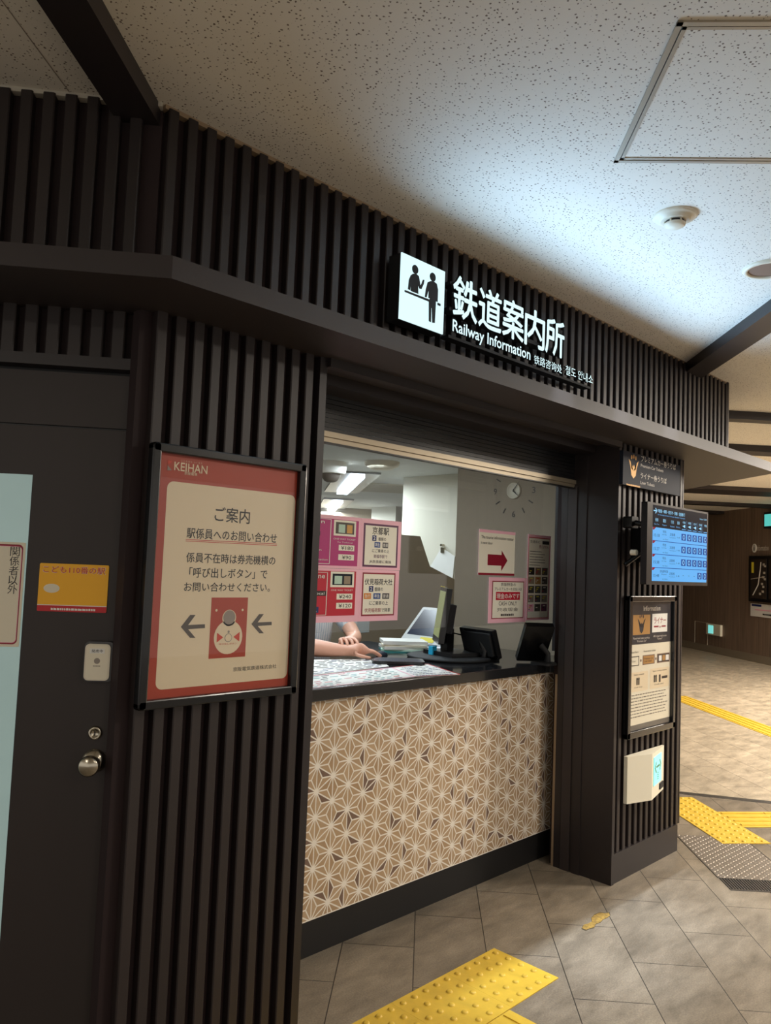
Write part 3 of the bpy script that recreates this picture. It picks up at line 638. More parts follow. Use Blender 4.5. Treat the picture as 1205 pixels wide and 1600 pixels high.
rect(mb, f, .33, .47, .44, .55, .0024, 'blue'); txt(mb, f, '準急', .345, .455, .46, .53, .0028, 'white'); rect(mb, f, .53, .67, .44, .55, .0024, 'dkgrey'); txt(mb, f, '普通', .545, .655, .46, .53, .0028, 'white')
txt(mb, f, 'にご乗車の上', .28, .70, .34, .41, .0024, 'ink'); txt(mb, f, '東福寺駅で', .32, .66, .23, .30, .0024, 'plum'); txt(mb, f, 'JR奈良線に乗換', .22, .76, .12, .19, .0024, 'ink')
mb.build('print', o)
o = notice(xl, xm2, zb, zm-.001, 'red English notice for the Inari shrine, lower left of the four on the glass'); f = sub(xl, xm2, zb, zm); mb = MB()
rect(mb, f, .02, .95, .12, .95, .0016, 'crimson'); rect(mb, f, .02, .65, .135, .142, .002, 'white'); rect(mb, f, .643, .65, .14, .92, .002, 'white'); rect(mb, f, .02, .65, .915, .922, .002, 'white')
rect(mb, f, .68, .93, .65, .94, .002, 'notice_cream'); rect(mb, f, .70, .91, .69, .90, .0024, 'slate_sign'); rect(mb, f, .72, .80, .71, .86, .0028, 'pale_green'); rect(mb, f, .82, .89, .71, .86, .0028, 'taupe')
rect(mb, f, .75, .92, .42, .53, .002, 'notice_cream'); txt(mb, f, '¥240', .775, .905, .44, .51, .0024, 'ink'); rect(mb, f, .75, .92, .25, .36, .002, 'notice_cream'); txt(mb, f, '¥120', .775, .905, .27, .34, .0024, 'ink'); txt(mb, f, 'ONE WAY TICKET', .69, .92, .58, .61, .0022, 'white')
txt(mb, f, 'Fushimi Inari Shrine', .03, .62, .81, .90, .003, 'white', .02); down_arrow(mb, f, .38, .32, .60, .79, 'notice_cream'); txt(mb, f, 'Get On', .29, .47, .69, .75, .0034, 'crimson'); down_arrow(mb, f, .36, .32, .28, .47, 'notice_cream'); txt(mb, f, 'From', .30, .43, .37, .43, .0034, 'crimson')
rect(mb, f, .28, .44, .49, .58, .003, 'blue'); rect(mb, f, .49, .64, .49, .58, .003, 'ink'); txt(mb, f, 'Local', .51, .62, .51, .56, .0034, 'white'); txt(mb, f, 'Platform No.', .12, .46, .20, .27, .003, 'white', .015); rect(mb, f, .49, .57, .18, .29, .003, 'navy'); txt(mb, f, '2', .51, .55, .20, .27, .0034, 'white', .02)
mb.build('print', o)
o = notice(xm2+.001, xr-.004, zb, zm-.001, 'white Japanese notice for the Inari shrine, lower right of the four on the glass'); f = sub(xm2, xr-.004, zb, zm); mb = MB()
rect(mb, f, .05, .90, .10, .94, .0016, 'maroon'); rect(mb, f, .08, .87, .13, .91, .002, 'notice_cream')
txt(mb, f, '伏見稲荷大社', .11, .82, .70, .82, .0024, 'ink', .02); rect(mb, f, .22, .33, .57, .68, .0024, 'navy'); txt(mb, f, '2', .25, .30, .59, .66, .0028, 'white', .03); txt(mb, f, '番線の', .36, .58, .58, .66, .0024, 'ink')
for x, m_, w_ in ((.10, 'orange', '急行'), (.34, 'blue', '準急'), (.57, 'dkgrey', '普通')): rect(mb, f, x, x+.18, .43, .54, .0024, m_); txt(mb, f, w_, x+.02, x+.16, .45, .52, .0028, 'white')
txt(mb, f, 'にご乗車の上', .24, .72, .31, .39, .0024, 'ink'); txt(mb, f, '伏見稲荷駅', .13, .55, .17, .25, .0024, 'maroon'); txt(mb, f, 'で降車', .56, .79, .17, .25, .0024, 'ink')
mb.build('print', o)
# right-hand notices
def K(x, y): return NF.px(740+x/8.607, 820+y/8.607)
x0, x1, z0, z1 = quadbox([K(78, 48), K(560, 108), K(545, 700), K(60, 660)])
o = notice(x0, x1, z0, z1, 'cream notice with a big red arrow pointing right on the glass'); f = sub(x0, x1, z0, z1); mb = MB()
rect(mb, f, .0, 1, .0, 1, .0014, 'notice_cream'); rect(mb, f, 0, 1, .935, 1, .002, 'notice_pink'); rect(mb, f, 0, 1, 0, .05, .002, 'maroon')
mb.poly(NF, [f(.24, .22), f(.62, .22), f(.62, .10), f(.79, .34), f(.62, .56), f(.62, .46), f(.24, .46)], .0024, 'maroon')
txt(mb, f, 'The tourist information center', .05, .95, .80, .87, .0024, 'ink', 0); txt(mb, f, 'is next door', .05, .36, .68, .74, .0024, 'ink', 0); mb.build('print', o)
x0, x1, z0, z1 = quadbox([K(205, 715), K(712, 705), K(700, 1300), K(195, 1330)])
o = notice(x0, x1, z0, z1, 'pink bordered CASH ONLY notice, middle of the three at the right of the glass'); f = sub(x0, x1, z0, z1); mb = MB()
rect(mb, f, .08, .93, .09, .92, .0016, 'maroon'); rect(mb, f, .10, .91, .11, .90, .002, 'notice_cream')
txt(mb, f, '京阪特急の', .30, .70, .81, .88, .0024, 'ink'); txt(mb, f, 'プレミアムカーお支払いは', .14, .86, .71, .78, .0024, 'ink'); rect(mb, f, .18, .82, .50, .68, .0024, 'crimson'); txt(mb, f, '現金のみです', .20, .80, .53, .65, .0028, 'white', .02); txt(mb, f, 'CASH ONLY', .26, .74, .38, .47, .0024, 'ink', .01); txt(mb, f, '只收现金', .22, .78, .25, .33, .0024, 'ink'); mb.dashes(NF, f(.32, 0)[0], f(.68, 0)[0], f(0, .15)[1], .012, .0024, 'ink_grey')
mb.build('print', o)
x0, x1, z0, z1 = quadbox([K(728, 125), K(1035, 155), K(1015, 1275), K(712, 1285)])
o = notice(x0, x1, z0, z1, 'tall narrow notice full of small pictures at the right end of the glass'); f = sub(x0, x1, z0, z1); mb = MB()
rect(mb, f, .03, .95, .02, .97, .0016, 'acrylic_red'); rect(mb, f, .04, .935, .028, .96, .002, 'notice_cream')
txt(mb, f, '交通系IC', .08, .52, .90, .935, .0024, 'ink_grey', 0); rect(mb, f, .62, .92, .895, .935, .0024, 'ink'); txt(mb, f, '使えません', .48, .90, .845, .885, .0024, 'maroon')
r2 = random.Random(3)
for k in range(6): A = f(.08, .80-.032*k); mb.dashes(NF, A[0], f(r2.uniform(.5, .93), 0)[0], A[1], .004, .0024, 'ink_grey')
pal = [['ink', 'umber', 'ink_grey'], ['taupe', 'gold', 'ink_grey'], ['dkgrey', 'dkgrey', 'dkgrey'], ['ink_faint', 'dkgrey', 'ink_faint'], ['notice_pink', 'ink_grey', 'plum']]
for r_ in range(5):
    for c_ in range(3):
        zz = .53-.107*r_; rect(mb, f, .05+.29*c_, .05+.29*c_+.25, zz, zz+.085, .0024, pal[r_][c_])
        for k in range(3): rect(mb, f, .08+.29*c_+.02*k, .13+.29*c_+.05*k, zz+.02+.02*k, zz+.03+.02*k, .0028, r2.choice(['notice_cream', 'crimson', 'ink', 'yellow_note']))
mb.build('print', o)

# ------------------------------------------------------------------ office interior (own lights)
OZ = 2.4
struct(MB().prism(Z0, [(1.5, 2.6), (4.45, 2.6), (14, 14.5), (2, 14.5), (.5, 3.4)], OZ, OZ+.05, 'office_ceiling'), 'ceiling_office')
struct(MB().prism(Z0, [(1.5, 2.46), (4.45, 2.46), (14, 14.5), (2, 14.5), (.5, 3.4)], .0, .006, 'office_floor'), 'floor_office')
struct(MB().wbox(4.15, 4.25, 2.34, 3.415, 0, OZ, 'taupe'), 'wall_clock_side')
struct(MB().wbox(4.25, 5.6, 3.39, 3.41, 0, OZ, 'taupe') if False else MB().prism(Z0, [(4.25, 3.3), (5.75, 4.2), (5.75, 4.3), (4.25, 3.4)], 0, OZ, 'taupe'), 'wall_recess')
struct(MB().wbox(5.45, 5.62, 4.45, 5.16, 0, OZ, 'office_column'), 'column_1')
q = [ln((0, 0), (N2[0], N2[1]), 12.0)]; F = FD(12.0); struct(MB().box(F, -4, 2.15, 0, OZ, -.1, 0, 'partition'), 'wall_office_back')
struct(MB().wbox(8.1, 8.5, 7.8, 8.3, 0, OZ, 'office_column'), 'column_2')
struct(MB().prism(Z0, [(1.45, 2.6), (1.5, 2.6), (1.7, 14), (1.65, 14)], 0, OZ, 'office_wall'), 'wall_office_left')
# low partition behind the clerk
PT = FX(4.35); pa = PT.px(657, 838); pb = PT.px(625, 833); pc = PT.px(672, 885); pd = PT.px(706, 905)
o = tag(MB().prism(PT, [(2.3, 0), (pd[0]+.2, 0), (pd[0]+.2, pd[1]-.05), (pc[0], pc[1]), (pa[0], pa[1]), (2.3, pb[1])], -.05, 0, 'partition').build('office_partition'), 'brown-grey office partition standing behind the clerk', 'partition')
mb = MB(); a, b = PT.px(540, 975, .01); mb.box(PT, a, PT.px(577, 975)[0], PT.px(577, 988)[1], PT.px(560, 960)[1], 0, .003, 'clear_plastic'); tag(mb.build('pinned_paper'), 'pale paper pinned to the partition beside the clerk sleeve', 'paper')
# tubes
def office_light(u0, v0, u1, v1, n_, lb):
    Z = FZ(OZ); a = Vector(Z.px(u0, v0)); b = Vector(Z.px(u1, v1)); d = (b-a).normalized(); p = Vector((-d.y, d.x)); c = (a+b)/2; L_ = (b-a).length
    o = empty('ceiling_light', (c.x, c.y, OZ-.05), lb, 'light', 'fluorescent ceiling lights in the office')
    q = lambda w, e: [tuple(a-d*e-p*w), tuple(b+d*e-p*w), tuple(b+d*e+p*w), tuple(a-d*e+p*w)]
    MB().prism(Z0, q(.20, .10), OZ-.02, OZ-.002, 'steel').build('reflector', o); MB().prism(Z0, q(.06, 0), OZ-.05, OZ-.02, 'glow_tube').build('tube', o)
    l = area('office_tube_and_fill', (c.x, c.y, OZ-.07), 75, COOL, L_, .3, rot=(0, 0, math.atan2(d.y, d.x)))
office_light(534.8, 765.8, 560.3, 738.4, 0, 'nearer glowing fluorescent ceiling light seen through the glass'); office_light(518, 793, 529, 779.5, 1, 'farther and smaller glowing fluorescent ceiling light seen through the glass')
area('office_tube_and_fill', (2.75, 3.25, OZ-.04), 24, COOL, 1.2, .3, rot=(0, 0, R(51)))  # added fill with no fixture, brightens the sheets on the counter
area('office_tube_and_fill', (4.4, 4.6, OZ-.04), 24, COOL, 1.2, .3, rot=(0, 0, R(51)))
# dome camera
Z = FZ(OZ); a, b = Z.px(518, 722); F = Frame((0, 0, OZ), (1, 0, 0), (0, -1, 0))
o = empty('security_camera', (a, b, OZ-.2), 'white dome security camera hanging from the office ceiling', 'camera')
MB().lathe(F, a, -b, [(.125, 0), (.13, .03), (.125, .09), (.11, .1)], 'white').build('housing', o); MB().lathe(F, a, -b, [(.08, .10), (.075, .13), (.055, .16), (.03, .172), (0, .174)], 'ink_grey').build('dome', o)
a, b = Z.px(597, 722); tag(MB().lathe(F, a, -b, [(.15, 0), (.14, .03), (.09, .06), (0, .065)], 'white_plastic').build('smoke_detector'), 'pale round detector on the office ceiling seen through the glass', 'detector')
# ceiling hatch in office
a = Vector(Z.px(572, 754)); d = Vector(T2)*-1; p = Vector(N2)
tag(MB().prism(Z0, [tuple(a), tuple(a+d*1.2), tuple(a+d*1.2+p*.9), tuple(a+p*.9)], OZ-.012, OZ, 'office_wall').build('ceiling_hatch'), 'large square access hatch on the office ceiling near the column', 'hatch')
# clock on the side wall
CF = FS(4.15); ca, cb = CF.px(804, 767)
t = empty('wall_clock', CF.P(ca, cb-.15), 'silver wall clock with separate stick-on numerals on the taupe wall', 'clock')
mb = MB(); mb.lathe(CF, ca, cb, [(.052, 0), (.052, .012), (.047, .014), (.047, .010), (0, .010)], 'off_white'); mb.build('face', t)
mb = MB()
def hand(ang, l, w): 
    s_, c_ = sin(R(ang)), cos(R(ang)); mb.poly(CF, [(ca-c_*w, cb+s_*w), (ca+s_*l, cb+c_*l), (ca+c_*w, cb-s_*w)], .018, 'ink')
hand(130, .062, .005); hand(40, .085, .004); mb.build('hands', t)
rad = .150
for k, s_ in ((3, '3'), (6, '6'), (9, '9'), (12, '12')):
    t_ = R(30*k); x = ca+rad*sin(t_); z = cb+rad*cos(t_); MB().text(CF, s_, x-.012*len(s_), x+.012*len(s_), z-.02, z+.02, .003, 'ink_grey', .01).build('numeral', t)
for k in range(12):
    if k % 3:
        t_ = R(30*k); e = Vector((sin(t_), cos(t_))); n_ = Vector((e.y, -e.x)); c = Vector((ca, cb))
        MB().prism(CF, [tuple(c+e*.13-n_*.003), tuple(c+e*.165-n_*.003), tuple(c+e*.165+n_*.003), tuple(c+e*.13+n_*.003)], 0, .004, 'ink_grey').build('hour_mark', t)
# hanging papers on the column
HF = FS(5.44); o = empty('hanging_papers', HF.P(*HF.px(695, 860)), 'stapled white papers hanging askew from a hook on the column', 'papers')
q = [(605, 562), (665, 600), (655, 700), (588, 765), (528, 692)]; mb = MB(); mb.prism(HF, [HF.px(480+x/2.869, 660+y/2.869) for x, y in q], .004, .01, 'paper'); mb.build('sheet', o)
mb = MB(); a, b = HF.px(693.5, 852); mb.cyl(HF, a, b, .012, 0, .04, 'chrome', 12); mb.box(HF, a-.02, a+.02, b-.07, b-.02, .0, .02, 'chrome'); mb.build('hook', o)

# ------------------------------------------------------------------ things on the counter
CZT = 1.048
def C(u, v, z=CZT): a, b = FZ(z).px(u, v); return Vector((a, b, z))
# turntable
c = Vector((3.385, 2.805, CZT))
o = tag(MB().lathe(FZ(CZT), c.x, c.y, [(.225, 0), (.235, .006), (.235, .014), (.225, .018), (0, .018)], 'matt_black', 48).build('turntable'), 'round black swivel plate under the upright register screen', 'turntable')
# upright register display seen from the side
def slab(center, right, up, w, h, d, mfront, mback, bez=.012, name='', parent=None):
    Fr = Frame(center, right, up)
    return Fr
nrm = Vector((-.735, .678, .13)).normalized(); rg = Vector((0, 0, 1)).cross(nrm).normalized(); upv = nrm.cross(rg)
base = Vector((3.40, 2.885, CZT+.019)); FrM = Frame(base+Vector((-.005, .01, .215)), rg, upv)
t = empty('register_display', base, 'upright black register display on the round swivel plate, seen nearly edge-on', 'monitor')
MB().rbox(FrM, -.145, .145, -.155, .155, -.032, 0, .008, 'gloss_black').build('casing', t); MB().box(FrM, -.125, .125, -.12, .135, 0, .002, 'pos_screen').build('screen', t)
MB().box(FrM, -.10, .10, -.09, .07, -.075, -.035, 'matt_black').build('rear_cover', t)
mb = MB(); mb.wbox(base.x-.005, base.x+.05, base.y-.055, base.y-.005, base.z, base.z+.14, 'black'); mb.build('stand', t)
mb = MB(); mb.prism(FZ(base.z), [(3.28, 2.70), (3.47, 2.66), (3.53, 2.90), (3.33, 2.95)], 0, .022, 'black'); mb.build('foot', t)
mb = MB(); mb.tube([FrM.P(.10, -.08, -.06), base+Vector((.12, -.08, .10)), base+Vector((.20, -.16, .03)), base+Vector((.28, -.20, -.01))], .004, 'black'); mb.build('cable', t)
FrM_c = FrM
tag(MB().box(FrM, -.140, -.11, .156, .160, -.02, .002, 'yellow_note').build('sticky_tab'), 'tiny yellow sticky tab on the top of the upright register display', 'note')
# two black backs of displays
def back_display(name, label, pts, foot, lean, dist):
    # pts: TL, TR, BR, BL pixels of the casing back; all on one vertical-ish plane leaning backwards
    pass
t = empty('customer_display', (3.80, 2.86, CZT), 'black desk screen seen from behind between the register and the tilted screen', 'monitor')
def back_plane(bl, br, tl, hgt, z, sg=-1):
    A = C(*bl, z); Bp = C(*br, z); d = ray(*tl); rel = CAM-A; b_ = rel.dot(d); c_ = rel.dot(rel)-hgt*hgt; a_ = d.dot(d); disc_ = max(0, b_*b_-a_*c_)
    Tp = CAM+d*((-b_+sg*math.sqrt(disc_))/a_); rg = (Bp-A).normalized(); up_ = (Tp-A); up_ = (up_-rg*up_.dot(rg)).normalized(); return Frame(A, rg, up_), (Bp-A).length
FrB, wB = back_plane((727, 1023), (779, 1032), (738, 991), .165, CZT+.012)
MB().rbox(FrB, 0, wB, 0, .165, -.03, 0, .008, 'gloss_black').build('casing', t)
MB().rbox(FrB, .02, wB-.02, .02, .15, 0, .014, .01, 'matt_black').build('rear_cover', t)
mb = MB(); q_ = FrB.P(wB*.6, .10, 0); mb.tube([q_, Vector((q_.x, q_.y-.03, CZT+.05)), Vector((q_.x, q_.y-.02, CZT+.012))], .016, 'black'); mb.wbox(q_.x-.08, q_.x+.08, q_.y-.07, q_.y+.06, CZT+.0005, CZT+.012, 'black'); mb.build('stand', t)
t = empty('tilted_display', (3.93, 2.66, CZT), 'black touch screen leaning far back at the right end of the counter', 'monitor')
FrT, wT = back_plane((806, 1030), (850, 1031), (838, 986), .22, CZT+.014)
MB().rbox(FrT, 0, wT, 0, .25, -.02, .012, .008, 'gloss_black').build('casing', t)
mb = MB(); q_ = FrT.P(wT*.7, .12, .012); mb.tube([q_, Vector((q_.x+.01, q_.y-.04, CZT+.06)), Vector((q_.x+.02, q_.y-.03, CZT+.012))], [.016, .014, .018], 'matt_black'); mb.rbox(FZ(CZT+.0005), q_.x-.05, q_.x+.07, q_.y-.08, q_.y+.04, 0, .012, .02, 'matt_black'); mb.build('stand', t)
# tray
q = [(672, 430), (830, 470), (1000, 470), (1105, 432), (900, 398), (740, 395)]
p = [tuple(CT.px(480+x/6.025, 960+y/6.025)) for x, y in q]
t = empty('coin_tray', (*p[0], CZT), 'black rectangular coin tray on the counter beside the hand', 'tray')
cx = sum(v[0] for v in p)/6; cy = sum(v[1] for v in p)/6; e1 = Vector((cos(R(-38)), sin(R(-38)), 0)); Ft = Frame((2.965, 2.80, CZT+.002), (cos(R(-42)), sin(R(-42)), 0), (sin(R(42)), cos(R(42)), 0))
MB().rbox(Ft, -.135, .135, -.085, .085, 0, .016, .03, 'gloss_black').build('tray_base', t)
mb = MB(); mb.rbox(Ft, -.12, .12, -.07, .07, .0162, .0162, .025, 'navy_screen'); mb.build('mat', t)
# mouse
t = tag(MB().lathe(FZ(CZT), 3.07, 3.02, [(.030, 0), (.033, .01), (.028, .024), (.012, .031), (0, .032)], 'slate_sign').build('computer_mouse'), 'dark computer mouse under the clerk fingertips', 'mouse')
# books / pads
def stack(x, y, ang, w, d, items, nm):
    z = CZT
    for k, (h, m_, lb, da) in enumerate(items):
        Fb = Frame((x, y, z), (cos(R(ang+da)), sin(R(ang+da)), 0), (-sin(R(ang+da)), cos(R(ang+da)), 0))
        tag(MB().box(Fb, -w/2, w/2, -d/2, d/2, 0, h, m_).build(nm), lb, 'pad'); z += h
stack(3.42, 3.19, -40, .26, .20, [(.006, 'teal', 'teal folder at the bottom of the pile on the counter', 4), (.010, 'pale_green', 'pale green pad on the teal folder in the pile', -6), (.016, 'paper', 'white pad in the middle of the pile, slightly turned', 5), (.012, 'off_white', 'cream coloured pad near the top of the pile', -3), (.020, 'paper', 'thick white pad topmost of the pile on the counter', 2)], 'paper_pad')
# blue tissue packet
b0 = C(677, 1024, CZT+.018); tag(MB().wbox(3.30, 3.335, 2.855, 2.885, CZT+.018, CZT+.065, 'blue').build('stamp_holder'), 'small bright blue stamp holder in front of the register display', 'stamp')
mat('bright_blue', (40, 170, 214), .3); bpy.data.objects['stamp_holder'].data.materials[0] = MATS['bright_blue']
# white-bezel monitor farther back on its own desk
DZ = .98
o = empty('back_desk', (3.75, 3.85, 0), 'dark office desk behind the counter carrying a white-framed screen', 'desk')
MB().wbox(3.30, 4.12, 3.42, 4.2, DZ-.03, DZ, 'matt_black').build('top', o); MB().wbox(3.33, 3.36, 3.45, 4.17, 0, DZ-.03, 'partition').build('side_panel', o); MB().wbox(4.06, 4.09, 3.45, 4.17, 0, DZ-.03, 'partition').build('side_panel', o)
t = empty('white_monitor', (3.70, 3.65, DZ), 'white-framed screen leaning back behind the pile of pads', 'monitor')
FrW, wW = back_plane((624, 1001), (688, 1009), (646, 946), .36, DZ+.05, 1)
MB().rbox(FrW, 0, wW, 0, .34, -.03, 0, .01, 'white_bezel').build('bezel', t); MB().box(FrW, .025, wW-.025, .07, .315, 0, .002, 'navy_screen').build('screen', t)
q_ = FrW.P(wW/2, .12, -.03); MB().wbox(q_.x-.12, q_.x+.10, q_.y-.10, q_.y+.12, DZ, DZ+.03, 'white_bezel').tube([(q_.x, q_.y, DZ+.02), q_], .03, 'white_bezel').build('stand', t)
tag(MB().box(FrW, wW*.45, wW*.8, .012, .055, .001, .003, 'yellow_note').build('sticky_note'), 'yellow sticky note on the lower frame of the white-framed screen', 'note')

# ------------------------------------------------------------------ clerk
def skin(name, V, E, rad, m, parent, lvl=2, root=0):
    loc = ROOTLOC[parent.name]; me = bpy.data.meshes.new(name); me.from_pydata([Vector(v)-loc for v in V], E, []); o = bpy.data.objects.new(name, me); COL.objects.link(o)
    sk = o.modifiers.new('s', 'SKIN'); sk.use_smooth_shade = True; sk.branch_smoothing = .3; sb = o.modifiers.new('d', 'SUBSURF'); sb.levels = lvl; sb.render_levels = lvl
    if not me.skin_vertices: me.attributes.new('skin', 'FLOAT', 'POINT') if False else None
    for i, r_ in enumerate(rad):
        me.skin_vertices[0].data[i].radius = r_ if isinstance(r_, tuple) else (r_, r_)
        me.skin_vertices[0].data[i].use_root = (i == root)
    dg = bpy.context.evaluated_depsgraph_get(); dg.update(); nm = bpy.data.meshes.new_from_object(o.evaluated_get(dg)); bpy.data.objects.remove(o)
    nm.materials.clear(); nm.materials.append(MATS[m]); nm.polygons.foreach_set('use_smooth', [True]*len(nm.polygons))
    q = bpy.data.objects.new(name, nm); COL.objects.link(q); q.parent = parent; ROOTLOC[q.name] = loc; return q
def chain(V, E, rad, pts, start=None):
    prev = start
    ids = []
    for p, r_ in pts:
        V.append(Vector(p)); rad.append(r_); i = len(V)-1; ids.append(i)
        if prev is not None: E.append((prev, i))
        prev = i
    return ids
person = empty('person', (2.99, 3.56, 0), 'clerk in a white striped short-sleeved shirt seated behind the counter, hand on the mouse', 'person')
HZ = CZT
try_bodies = []
V, E, rad = [], [], []
core = chain(V, E, rad, [((2.99, 3.62, .62), (.17, .12)), ((2.985, 3.61, .82), (.155, .11)), ((2.98, 3.58, 1.05), (.165, .115)), ((2.97, 3.55, 1.25), (.17, .11)), ((2.965, 3.54, 1.37), (.09, .075)), ((2.96, 3.52, 1.45), .052), ((2.955, 3.50, 1.52), .06), ((2.95, 3.475, 1.60), (.078, .092)), ((2.95, 3.48, 1.68), (.072, .085)), ((2.95, 3.49, 1.73), .04)])
# face features
chain(V, E, rad, [((2.93, 3.385, 1.585), .012)], core[7])
# near forearm: shoulder, elbow resting left of frame, wrist, palm
sL = chain(V, E, rad, [((2.80, 3.55, 1.32), .062), ((2.70, 3.46, 1.20), .05), ((2.62, 3.26, 1.105), .052), ((2.72, 3.17, 1.10), .050), ((2.81, 3.09, 1.09), .037), ((2.855, 3.05, 1.092), (.028, .032)), ((2.895, 3.02, 1.098), (.021, .042)), ((2.918, 3.004, 1.097), (.018, .040))], core[3])
def finger(start, pts, r_=.0112): chain(V, E, rad, [(p, r_*(1-.12*i)) for i, p in enumerate(pts)], start)
palm = sL[-1]
for dx, dy, ln_ in ((.045, .030, 1.0), (.030, .006, 1.08), (.010, -.016, 1.0), (-.012, -.034, .85)):
    b_ = Vector((2.925+dx*.45, 3.0+dy*.9, 1.094)); d_ = Vector((.80, -.52, 0)).normalized()
    finger(palm, [b_, b_+d_*.032*ln_+Vector((0, 0, -.004)), b_+d_*.058*ln_+Vector((0, 0, -.018)), b_+d_*.075*ln_+Vector((0, 0, -.030))])
finger(sL[-2], [Vector((2.86, 3.005, 1.075)), Vector((2.885, 2.965, 1.066)), Vector((2.915, 2.945, 1.060))], .0105)
# far arm: shoulder, elbow, hand folded over the near wrist
sR = chain(V, E, rad, [((3.14, 3.52, 1.32), .062), ((3.165, 3.43, 1.22), .050), ((3.13, 3.30, 1.125), .045), ((3.02, 3.20, 1.125), .038), ((2.93, 3.13, 1.135), .028), ((2.895, 3.095, 1.144), (.038, .021))], core[3])
palm = sR[-1]
for k in range(4):
    b_ = Vector((2.905-.021*k, 3.062+.018*k, 1.143)); d_ = Vector((-.35, -.80, 0)).normalized()
    finger(palm, [b_, b_+d_*.030+Vector((0, 0, -.004)), b_+d_*.050+Vector((0, 0, -.024)), b_+d_*.052+Vector((0, 0, -.046))])
finger(sR[-2], [Vector((2.90, 3.14, 1.135)), Vector((2.865, 3.135, 1.128)), Vector((2.84, 3.115, 1.12))], .0105)
# legs, seated on a stool
for sx in (-1, 1): chain(V, E, rad, [((2.99+sx*.10, 3.55, .60), .085), ((2.97+sx*.13, 3.32+.05, .60), .065), ((2.97+sx*.13, 3.38, .35), .052), ((2.97+sx*.13, 3.40, .06), .038), ((2.97+sx*.13, 3.33, .04), (.035, .03))], core[0])
skin('body', V, E, rad, 'skin', person)
V, E, rad = [], [], []
core = chain(V, E, rad, [((2.99, 3.62, .66), (.185, .135)), ((2.985, 3.61, .85), (.175, .128)), ((2.98, 3.58, 1.05), (.182, .132)), ((2.97, 3.55, 1.25), (.185, .126)), ((2.965, 3.54, 1.37), (.10, .085)), ((2.96, 3.53, 1.41), .066)])
chain(V, E, rad, [((2.80, 3.55, 1.325), .078), ((2.69, 3.45, 1.195), .068), ((2.655, 3.36, 1.15), .066)], core[3])
chain(V, E, rad, [((3.14, 3.52, 1.325), .078), ((3.165, 3.43, 1.22), .066), ((3.155, 3.355, 1.16), .064)], core[3])
skin('shirt', V, E, rad, 'shirt', person)
mb = MB(); Fh = FZ(1.55); mb.lathe(Fh, 2.952, 3.51, [(.083, .03), (.098, .08), (.094, .14), (.07, .185), (.03, .205), (0, .207)], 'hair', 24); mb.build('hair', person)
mb = MB()
for sx in (-1, 1): mb.tube([(2.99+sx*.10, 3.58, .60), (2.97+sx*.13, 3.34, .605), (2.97+sx*.13, 3.37, .35), (2.97+sx*.13, 3.40, .08)], [.10, .08, .068, .055], 'trousers', 14)
mb.tube([(2.99, 3.62, .70), (2.99, 3.60, .56)], [.17, .17], 'trousers', 16); mb.build('trousers', person)
for sx in (-1, 1): MB().tube([(2.94+sx*.028, 3.392, 1.62), (2.94+sx*.028, 3.388, 1.62)], .009, 'ink', 8).build('eye', person)
MB().tube([(2.92, 3.395, 1.545), (2.96, 3.395, 1.545)], .004, 'maroon', 6).build('mouth', person)
o = empty('stool', (2.99, 3.62, 0), 'dark round office stool under the seated clerk', 'stool'); MB().cyl(Z0, 2.99, 3.62, .19, .44, .50, 'matt_black').build('seat', o); MB().cyl(Z0, 2.99, 3.62, .03, .02, .44, 'steel').cyl(Z0, 2.99, 3.62, .22, .006, .025, 'black').build('base', o)

# ------------------------------------------------------------------ pillar furniture
F = FX(1.972)
o = tag(MB().box(F, 3.695, 4.372, 2.013, 2.19, 0, .025, 'slate_sign').build('ticket_sign'), 'dark blue-grey ticket sign with crown emblem at the top of the pillar', 'sign')
def Q(x, y): return F.px(970+x/12.05, 690+y/12.05, .0255)
mb = MB()
def qt(body, x0, yb0, yt0, x1, yb1, yt1, m, bold=.008):
    mb.text(F, body, Q(x0, yb0)[0], Q(x1, yb1)[0], (Q(x0, yb0)[1]+Q(x1, yb1)[1])/2, (Q(x0, yt0)[1]+Q(x1, yt1)[1])/2, .0258, m, bold)
qt('プレミアムカー券うりば', 385, 375, 262, 1038, 545, 428, 'sign_text'); qt('Premium Car Tickets', 380, 475, 415, 803, 580, 525, 'sign_text'); qt('ライナー券うりば', 375, 695, 575, 865, 800, 690, 'sign_text'); qt('Liner Tickets', 372, 800, 735, 635, 850, 795, 'sign_text')
mb.build('lettering', o)
def emblem(mb, Fr, cx, cz, s_, o1, m):
    wv_ = [(-1, .55), (-.62, .35), (-.42, -.2), (-.1, .15), (0, -.05), (.1, .15), (.42, -.2), (.62, .35), (1, .55), (.62, -.1), (.42, -.75), (0, -1), (-.42, -.75), (-.62, -.1)]
    pts = [(cx+x*s_, cz+z*s_*1.15) for x, z in wv_]
    mb.add([Fr.P(a, b, o1) for a, b in pts]+[Fr.P(cx, cz-.45*s_, o1)], [[i, (i+1) % 14, 14] for i in range(14)], m)
    for k in (-1, 0, 1): mb.disc(Fr, cx+k*.42*s_, cz+(.85+(0 if k else .1))*s_, .13*s_, o1, m, 10, 1.6)
mb = MB(); a, b = Q(245, 470); emblem(mb, F, a, b, .055, .0258, 'gold'); mb.dashes(F, a-.075, a+.075, b-.105, .009, .0258, 'gold'); mb.build('emblem', o)
